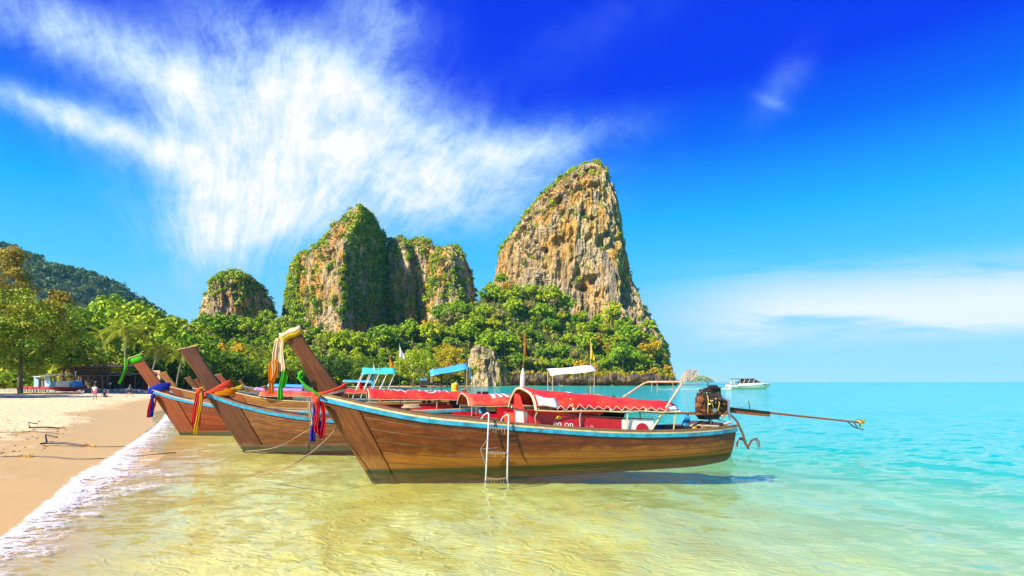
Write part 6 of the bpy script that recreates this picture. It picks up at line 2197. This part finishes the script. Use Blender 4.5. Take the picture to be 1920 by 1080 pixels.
def person(label, loc, rz, pose, top_c, low_c, skirt=False, cat='person'):
    """pose: dict of joint positions (metres, z up, facing -y)"""
    t_ = thing('person', label, cat, loc, rz)
    J = dict(pel=(0, 0, .95), che=(0, .0, 1.28), nek=(0, 0, 1.47), hed=(0, -.01, 1.56), crn=(0, -.01, 1.70),
             shl=(-.17, 0, 1.40), ell=(-.24, .05, 1.13), wrl=(-.24, -.05, .90), hal=(-.24, -.08, .80),
             shr=(.17, 0, 1.40), elr=(.24, .03, 1.13), wrr=(.24, -.08, .90), har=(.24, -.11, .80),
             hil=(-.09, 0, .88), knl=(-.10, -.05, .50), anl=(-.10, .02, .08), tol=(-.10, -.14, .03),
             hir=(.09, 0, .88), knr=(.10, -.12, .50), anr=(.10, -.10, .08), tor=(.10, -.26, .03))
    J.update(pose)
    names = list(J)
    ed = [('pel', 'che'), ('che', 'nek'), ('nek', 'hed'), ('hed', 'crn'), ('che', 'shl'), ('shl', 'ell'), ('ell', 'wrl'), ('wrl', 'hal'), ('che', 'shr'), ('shr', 'elr'), ('elr', 'wrr'), ('wrr', 'har'),
          ('pel', 'hil'), ('hil', 'knl'), ('knl', 'anl'), ('anl', 'tol'), ('pel', 'hir'), ('hir', 'knr'), ('knr', 'anr'), ('anr', 'tor')]
    R = dict(pel=(.15, .11), che=(.15, .10), nek=.052, hed=.085, crn=.075, shl=.058, ell=.042, wrl=.03, hal=.035, shr=.058, elr=.042, wrr=.03, har=.035, hil=.085, knl=.058, anl=.04, tol=.035, hir=.085, knr=.058, anr=.04, tor=.035)
    idx = {n_: i for i, n_ in enumerate(names)}
    body = skin_mesh('body', [J[n_] for n_ in names], [(idx[a], idx[b]) for a, b in ed], [R[n_] for n_ in names])
    body.materials.append(m_skin)
    b_ = link('body', body, None, t_)
    tops = ['pel', 'che', 'shl', 'shr', 'nk']
    JJ = dict(J)
    JJ['nk'] = tuple(np.array(J['nek']) * .6 + np.array(J['che']) * .4)
    JJ['sl'] = tuple(np.array(J['shl']) * .5 + np.array(J['ell']) * .5)
    JJ['sr'] = tuple(np.array(J['shr']) * .5 + np.array(J['elr']) * .5)
    tn = ['pel', 'che', 'nk', 'shl', 'sl', 'shr', 'sr']
    te = [(0, 1), (1, 2), (1, 3), (3, 4), (1, 5), (5, 6)]
    sm = skin_mesh('shirt', [JJ[n_] for n_ in tn], te, [(.165, .125), (.165, .115), .08, .072, .062, .072, .062])
    link('shirt', sm, top_c, t_)
    JJ['kl'] = tuple(np.array(J['hil']) * (.35 if not skirt else .2) + np.array(J['knl']) * (.65 if not skirt else .8))
    JJ['kr'] = tuple(np.array(J['hir']) * (.35 if not skirt else .2) + np.array(J['knr']) * (.65 if not skirt else .8))
    sn = ['pel', 'hil', 'kl', 'hir', 'kr']
    k_ = 1.35 if skirt else 1.0
    link('shorts' if not skirt else 'skirt', skin_mesh('shorts', [JJ[n_] for n_ in sn], [(0, 1), (1, 2), (0, 3), (3, 4)], [(.165, .125), .105 * k_, .085 * k_, .105 * k_, .085 * k_]), low_c, t_)
    h = Vector(J['crn'])
    hd = Vector(J['hed'])
    MB().ball(tuple((h + hd) / 2 + Vector((0, .035, .045))), .115, 10, 8, (.9, 1, 1)).ball(tuple(hd + Vector((0, .08, -.05))), .07, 8, 6, (.9, .6, 1.3)).build('hair', m_hair, t_, True)
    MB().ball(tuple((h + hd) / 2 + Vector((0, -.095, -.02))), .018, 6, 5).build('nose', m_skin, b_, True)
    for sx in (-1, 1):
        MB().ball(tuple((h + hd) / 2 + Vector((sx * .035, -.085, .005))), .012, 6, 5).build('eye', M_BLACK, b_, True)
    for wn, hn, sx in (('wrl', 'hal', -1), ('wrr', 'har', 1)):
        w0, h0_ = Vector(J[wn]), Vector(J[hn])
        d = (h0_ - w0).normalized()
        sd = d.orthogonal().normalized()
        for f in range(4):
            o_ = sd * (.022 * (f - 1.5))
            MB().tube([h0_ + o_, h0_ + o_ + d * .045, h0_ + o_ + d * (.07 + .012 * (f in (1, 2))) + Vector((0, -.015, 0))], [.010, .009, .007], 5).build('finger', m_skin, b_, True)
        MB().tube([h0_ - d * .03 + sd * .03, h0_ + sd * .055, h0_ + sd * .06 + d * .03], [.011, .010, .008], 5).build('thumb', m_skin, b_, True)
    return t_


M_TOPW = paint('white_top', (.75, .70, .66), .8, wear=.05)
M_PINKS = paint('pink_shorts', (.75, .10, .20), .8, wear=.05)
M_NAVY = paint('navy_cloth', (.03, .04, .09), .8, wear=.05)
M_TEALC = paint('teal_cloth', (.03, .16, .17), .8, wear=.05)


def on_sand(px, py):
    """point of the sand seen at a pixel"""
    Y = 30.0
    for _ in range(9):
        X = (px - 960) / 1000 * Y
        Y = (CAMZ - gz(X, Y)) * 1000 / (py - 716)
    return ((px - 960) / 1000 * Y, Y, gz((px - 960) / 1000 * Y, Y))


person('woman in a white top and pink shorts walking along the sand', on_sand(178, 751), .5, dict(knl=(-.10, -.14, .50), anl=(-.09, -.22, .09), tol=(-.09, -.38, .06), knr=(.10, .02, .48), anr=(.10, .24, .12), tor=(.10, .12, .03), elr=(.30, .10, 1.15), wrr=(.24, -.10, 1.02), har=(.22, -.18, 1.0)), M_TOPW, M_PINKS)
sit = dict(pel=(0, 0, .16), che=(0, .10, .48), nek=(0, .10, .66), hed=(0, .08, .75), crn=(0, .07, .89), shl=(-.17, .10, .59), ell=(-.26, .24, .36), wrl=(-.28, .34, .12), hal=(-.28, .36, .05), shr=(.17, .10, .59), elr=(.26, .22, .36), wrr=(.28, .32, .12), har=(.28, .34, .05),
           hil=(-.09, -.02, .14), knl=(-.12, -.40, .38), anl=(-.12, -.72, .08), tol=(-.12, -.86, .06), hir=(.09, -.02, .14), knr=(.12, -.44, .12), anr=(.13, -.86, .08), tor=(.13, -.92, .18))
person('person in dark clothes sitting on the sand with legs out', on_sand(197, 745), 1.5, sit, M_NAVY, M_NAVY)
person('person in dark clothes striding along the back of the beach', on_sand(244, 746), -1.2, dict(knl=(-.10, -.22, .52), anl=(-.10, -.42, .12), tol=(-.10, -.58, .10), knr=(.10, .10, .48), anr=(.10, .42, .18), tor=(.10, .38, .05), ell=(-.26, .2, 1.16), wrl=(-.26, .24, .95), hal=(-.26, .24, .86), elr=(.25, -.16, 1.15), wrr=(.22, -.34, 1.05), har=(.22, -.42, 1.03)), M_TEALC, M_NAVY)

# ------------------------------------------------------------------ speedboat on the right, its wake and passengers
Ys = 177.0
spd = thing('speedboat', 'white cabin speedboat with a dark roof crossing the bay', 'boat', (px2x(1366, Ys), Ys, 0), math.radians(4))
Ls = 14.6
sec = []
for f in np.linspace(0, 1, 17):
    x = Ls * f
    b = 1.75 * (1 - max(0, (f - .45) / .55) ** 2.4)
    zs_ = 1.25 + .75 * f ** 1.6
    x1 = x * .93 + .07 * x * (1)
    sec.append([(x, -b, zs_), (x * .985, -b * .92, zs_ * .55), (x * (1 - .10 * f), -b * .70, .1), (x * (1 - .16 * f), 0, -.5), (x * (1 - .10 * f), b * .70, .1), (x * .985, b * .92, zs_ * .55), (x, b, zs_)])
MB().sheet(sec).add(sec[0], [tuple(range(7))]).build('hull', M_WHITE, spd, True)
MB().sheet([[(Ls * f, -b, 1.2 + .75 * f ** 1.6), (Ls * f, 0, 1.3 + .75 * f ** 1.6), (Ls * f, b, 1.2 + .75 * f ** 1.6)] for f in np.linspace(.02, .995, 14) for b in (1.75 * (1 - max(0, (f - .45) / .55) ** 2.4),)]).build('deck', M_WHITE, spd, True)
MB().prism([(3.4, 1.3), (11.2, 1.75), (9.4, 2.7), (7.6, 3.25), (4.6, 3.2)], -1.4, 1.4).build('cabin', M_DARKP, spd, False, bevel=.1)
MB().prism([(1.0, 3.15), (7.9, 3.25), (8.8, 3.05), (8.0, 3.42), (1.2, 3.38)], -1.5, 1.5).build('hard_top', M_DARKP, spd, False, bevel=.06)
MB().prism([(3.0, 1.25), (12.4, 1.72), (10.9, 2.02), (3.4, 1.70)], -1.46, 1.46).build('coaming', M_WHITE, spd, False, bevel=.06)
for k, x in enumerate((4.4, 6.0, 7.6)):
    MB().bar((x, -1.44, 1.9), (x + .55, -1.40, 3.15), .14, .08).build('window_pillar', M_WHITE, spd, False)
MB().sheet([[(Ls * f, -1.75 * (1 - max(0, (f - .45) / .55) ** 2.4) * .985 - .03, z_ + .75 * f ** 1.6) for z_ in (.78, .92)] for f in np.linspace(.15, .97, 14)]).build('side_stripe', M_LBLUE, spd, True, thick=.02)
for x in (1.2, 3.2):
    for sd in (-1, 1):
        MB().tube([(x, sd * 1.3, 1.2), (x + .15, sd * 1.3, 3.2)], .05, 6).build('top_post', M_WHITE, spd)
MB().tube([(10.5, -1.0, 2.15), (12.5, -.7, 2.5), (14.9, 0, 2.55), (12.5, .7, 2.5), (10.5, 1.0, 2.15)], .035, 6).build('bow_rail', M_STEEL, spd)
for yy in (-.7, 0, .7):
    MB().box((-.35, yy, .95), (.6, .42, .95)).build('outboard', M_WHITE, spd, False, bevel=.1)
    MB().box((-.35, yy, 1.45), (.62, .44, .1)).build('cowl_band', M_REDCL, spd, False)
MB().tube([(5.2, 0, 3.4), (5.2, 0, 4.4)], .03, 5).tube([(4.2, .4, 3.4), (4.2, .4, 4.0)], .03, 5).build('aerial', M_WHITE, spd)
stand = dict(hal=(-.26, -.22, 1.0), wrl=(-.25, -.14, 1.02), har=(.26, -.22, 1.0), wrr=(.25, -.14, 1.02))
cols = [(M_TOPW, M_NAVY, 'white'), (M_PINKS, M_NAVY, 'pink'), (M_NAVY, M_TEALC, 'navy'), (M_TEALC, M_TOPW, 'teal')]
for k in range(4):
    p_ = spd.location + Matrix.Rotation(spd.rotation_euler.z, 3, 'Z') @ Vector((.6 + .75 * k, -.9 + .35 * (k % 2), .75))
    person('passenger in a %s top standing at the stern of the speedboat' % cols[k][2], p_, .4 * k, stand, cols[k][0], cols[k][1])

# ------------------------------------------------------------------ foam on the shore and the speedboat's wake
m_foam, t, out = new_mat('foam')
pos = t.node('ShaderNodeNewGeometry').outputs['Position']
at = t.node('ShaderNodeAttribute', attribute_name='tint').outputs['Fac']
warp = t.node('ShaderNodeTexNoise', ins={'Vector': pos, 'Scale': 1.6, 'Detail': 4.0})
wp = t.node('ShaderNodeVectorMath', operation='ADD', ins={0: t.scale(pos, (1.0, 1.5, 0.0)), 1: t.scale(warp.outputs['Color'], (0.9, 0.9, 0.0))}).outputs[0]
n1 = t.noise(wp, 1.8, 6, .66, .5)
n2 = t.noise(pos, 30, 3, .6)


def cells(sc):
    v = t.node('ShaderNodeTexVoronoi', feature='DISTANCE_TO_EDGE')
    t.put(v.inputs['Vector'], wp)
    v.inputs['Scale'].default_value = sc
    return v.outputs['Distance']


lace = t.math('MAXIMUM', t.mapr(cells(3.0), .16, .0), t.math('MULTIPLY', t.mapr(cells(8.0), .20, .0), .8))
lacy = t.math('ADD', t.math('MULTIPLY', n1, .62), t.math('MULTIPLY', lace, .38))
alpha = t.mapr(t.math('ADD', lacy, t.math('SUBTRACT', at, 1.0)), -.34, .22)
alpha = t.math('MULTIPLY', alpha, t.mapr(at, 0.0, .25))
d = t.node('ShaderNodeBsdfPrincipled', ins={'Base Color': (.80, .78, .72, 1), 'Roughness': .75, 'Normal': bump(t, t.math('ADD', n2, n1), .6, .03)})
tr = t.node('ShaderNodeBsdfTransparent')
mx = t.node('ShaderNodeMixShader', ins={0: alpha, 1: tr.outputs[0], 2: d.outputs[0]})
t.l.new(mx.outputs[0], out.inputs['Surface'])


def foam_band(name, label, left, right, dens_fn, nu=260, nv=40, z0=.02, hgt=.035, seed=1):
    a = np.array([tuple(G(px, py, 0.02))[:2] for px, py in left])
    b = np.array([tuple(G(px, py, 0.02))[:2] for px, py in right])

    def res(c):
        s = np.concatenate([[0], np.cumsum(np.hypot(*np.diff(c, axis=0).T))])
        q_ = np.linspace(0, s[-1], nu)
        return np.stack([np.interp(q_, s, c[:, 0]), np.interp(q_, s, c[:, 1])], -1)
    a, b = res(a), res(b)
    k = np.linspace(0, 1, nv)
    PXY = a[None] * (1 - k[:, None, None]) + b[None] * k[:, None, None]
    X, Y = PXY[..., 0], PXY[..., 1]
    q_ = np.stack([X * 2.2, Y * 2.2, X * 0], -1).reshape(-1, 3)
    ns = fbm(q_, 4, seed).reshape(X.shape)
    Z = np.maximum(ground_z(X, Y) + .012, .0) + z0 * .6 + hgt * np.clip((ns - .4) * 3, 0, 1)
    D = dens_fn(np.repeat(k[:, None], nu, 1), np.repeat(np.linspace(0, 1, nu)[None], nv, 0), ns)
    V = np.stack([X, Y, Z], -1).reshape(-1, 3)
    o = link(name, mesh_np(name, V, grid_faces(nv, nu), True, D.reshape(-1)), m_foam)
    tag(o, label, None, None, 'stuff')
    return o


def edge(k, u, ns):
    return np.clip(.92 - .95 * k ** .6 + (ns - .5) * .5, 0, 1) * np.clip(k * 12, 0, 1) * np.clip((1 - k) * 5, 0, 1)


foam_band('shore_foam', 'white lacy foam of a small wave washing up the beach',
          [(-60, 1048), (0, 1006), (60, 960), (105, 925), (130, 900), (170, 876), (196, 862), (222, 846), (262, 820), (288, 800), (304, 784), (312, 770), (322, 758)],
          [(-60, 1190), (30, 1130), (120, 1070), (210, 1000), (300, 945), (390, 900), (350, 884), (310, 866), (318, 842), (330, 818), (338, 798), (340, 782), (344, 766)], edge, 460, 60, .02, .03)


def thin(k, u, ns):
    return np.clip(.62 - np.abs(k - .4) * 1.3 + (ns - .5) * .6, 0, 1)


def wakef(k, u, ns):
    return np.clip((.75 - np.abs(k - .5) * 1.4) * (0.35 + .75 * u ** 2) + (ns - .5) * .9, 0, 1)


foam_band('boat_wake', 'white wake trailing behind the speedboat', [(1232, 730.0), (1300, 729.4), (1372, 728.4)], [(1232, 731.6), (1300, 731.6), (1372, 731.6)], wakef, 120, 14, .06, .25, 8)

# ------------------------------------------------------------------ anchors and lines on the sand
def sand_anchor(label, pxs, s=1.0):
    pts = [Vector(on_sand(*p)) for p in pxs]
    t_ = thing('sand_anchor', label, 'anchor', pts[0])
    o = pts[0]
    a, b = pts[0] - o + Vector((0, 0, .10)), pts[-1] - o + Vector((0, 0, .05))
    MB().tube([a, (a + b) / 2 + Vector((0, 0, .04)), b], .035 * s, 8).build('shank', M_IRON, t_)
    d = (b - a).normalized()
    n_ = Vector((-d.y, d.x, 0))
    MB().tube([a, a + Vector((0, 0, .28 * s)) - d * .05, a + d * .35 * s + Vector((0, 0, .22 * s))], .03 * s, 6).tube([a + n_ * .25, a - n_ * .25], .03 * s, 6).build('fluke', M_IRON, t_)
    MB().tube([b, b + d * .12 + Vector((0, 0, .05)), b + d * .2], .03 * s, 6).build('ring', M_RUST, t_)
    return t_


sand_anchor('black iron anchor lying on the wet sand', [(88, 836), (155, 838)])
sand_anchor('smaller iron anchor farther up the dry sand', [(56, 806), (112, 805)], .8)


def sand_line(label, pxs, knot_i, r=.013, mat=None):
    pts = [tuple(Vector(on_sand(*p)) + Vector((0, 0, .03))) for p in pxs]
    return rope(label, pts, r, mat or M_DARKP, pts[knot_i] if knot_i is not None else None)


sand_line('dark mooring line with a tan knot crossing the dry sand', [(-30, 813), (0, 812), (38, 811), (60, 810), (110, 814)], 2)
sand_line('dark mooring line with a yellow knot on the wet sand', [(-40, 857), (0, 858), (52, 857), (90, 858), (180, 862), (330, 850)], 2)
sand_line('rope trailing from the black anchor to the water', [(157, 838), (172, 838), (200, 839), (290, 838)], 1)

# weed, shells and twigs left by the tide
rs = np.random.RandomState(31)
mb_ = MB()
n = 200
lpx, lpy = rs.uniform(-60, 300, n), 738 + 130 * rs.rand(n) ** 1.4
lY = np.full(n, 30.0)
for _ in range(9):
    lY = (CAMZ - ground_z((lpx - 960) / 1000 * lY, lY)) * 1000 / (lpy - 716)
lX = (lpx - 960) / 1000 * lY
lZ = ground_z(lX, lY)
for k in range(n):
    if lpx[k] > 250 - (lpy[k] - 740) * 1.6:
        continue
    s_ = rs.uniform(.012, .04)
    a_ = rs.uniform(0, 6.28)
    mb_.box((lX[k], lY[k], lZ[k] + .012), (s_ * rs.uniform(1, 3.5), s_ * .5, .025), Matrix.Rotation(a_, 3, 'Z'))
o = mb_.build('tide_litter', M_DARKW, None, False)
tag(o, 'scattered dark weed and twigs on the dry sand', None, None, 'stuff')
# ------------------------------------------------------------------ sea air
m_haze, t, out = new_mat('sea_air')
pv = t.node('ShaderNodeVolumePrincipled', ins={'Color': (0.14, 0.60, 1.0, 1), 'Density': 0.00006, 'Anisotropy': 0.0})
t.l.new(pv.outputs[0], out.inputs['Volume'])
hz_ = MB().box((0, 0, 126), (14000, 14000, 287)).build('haze', m_haze, None, False)
hz_['kind'] = 'stuff'
hz_['label'] = 'thin bluish sea haze fading the distant mountain and islands'
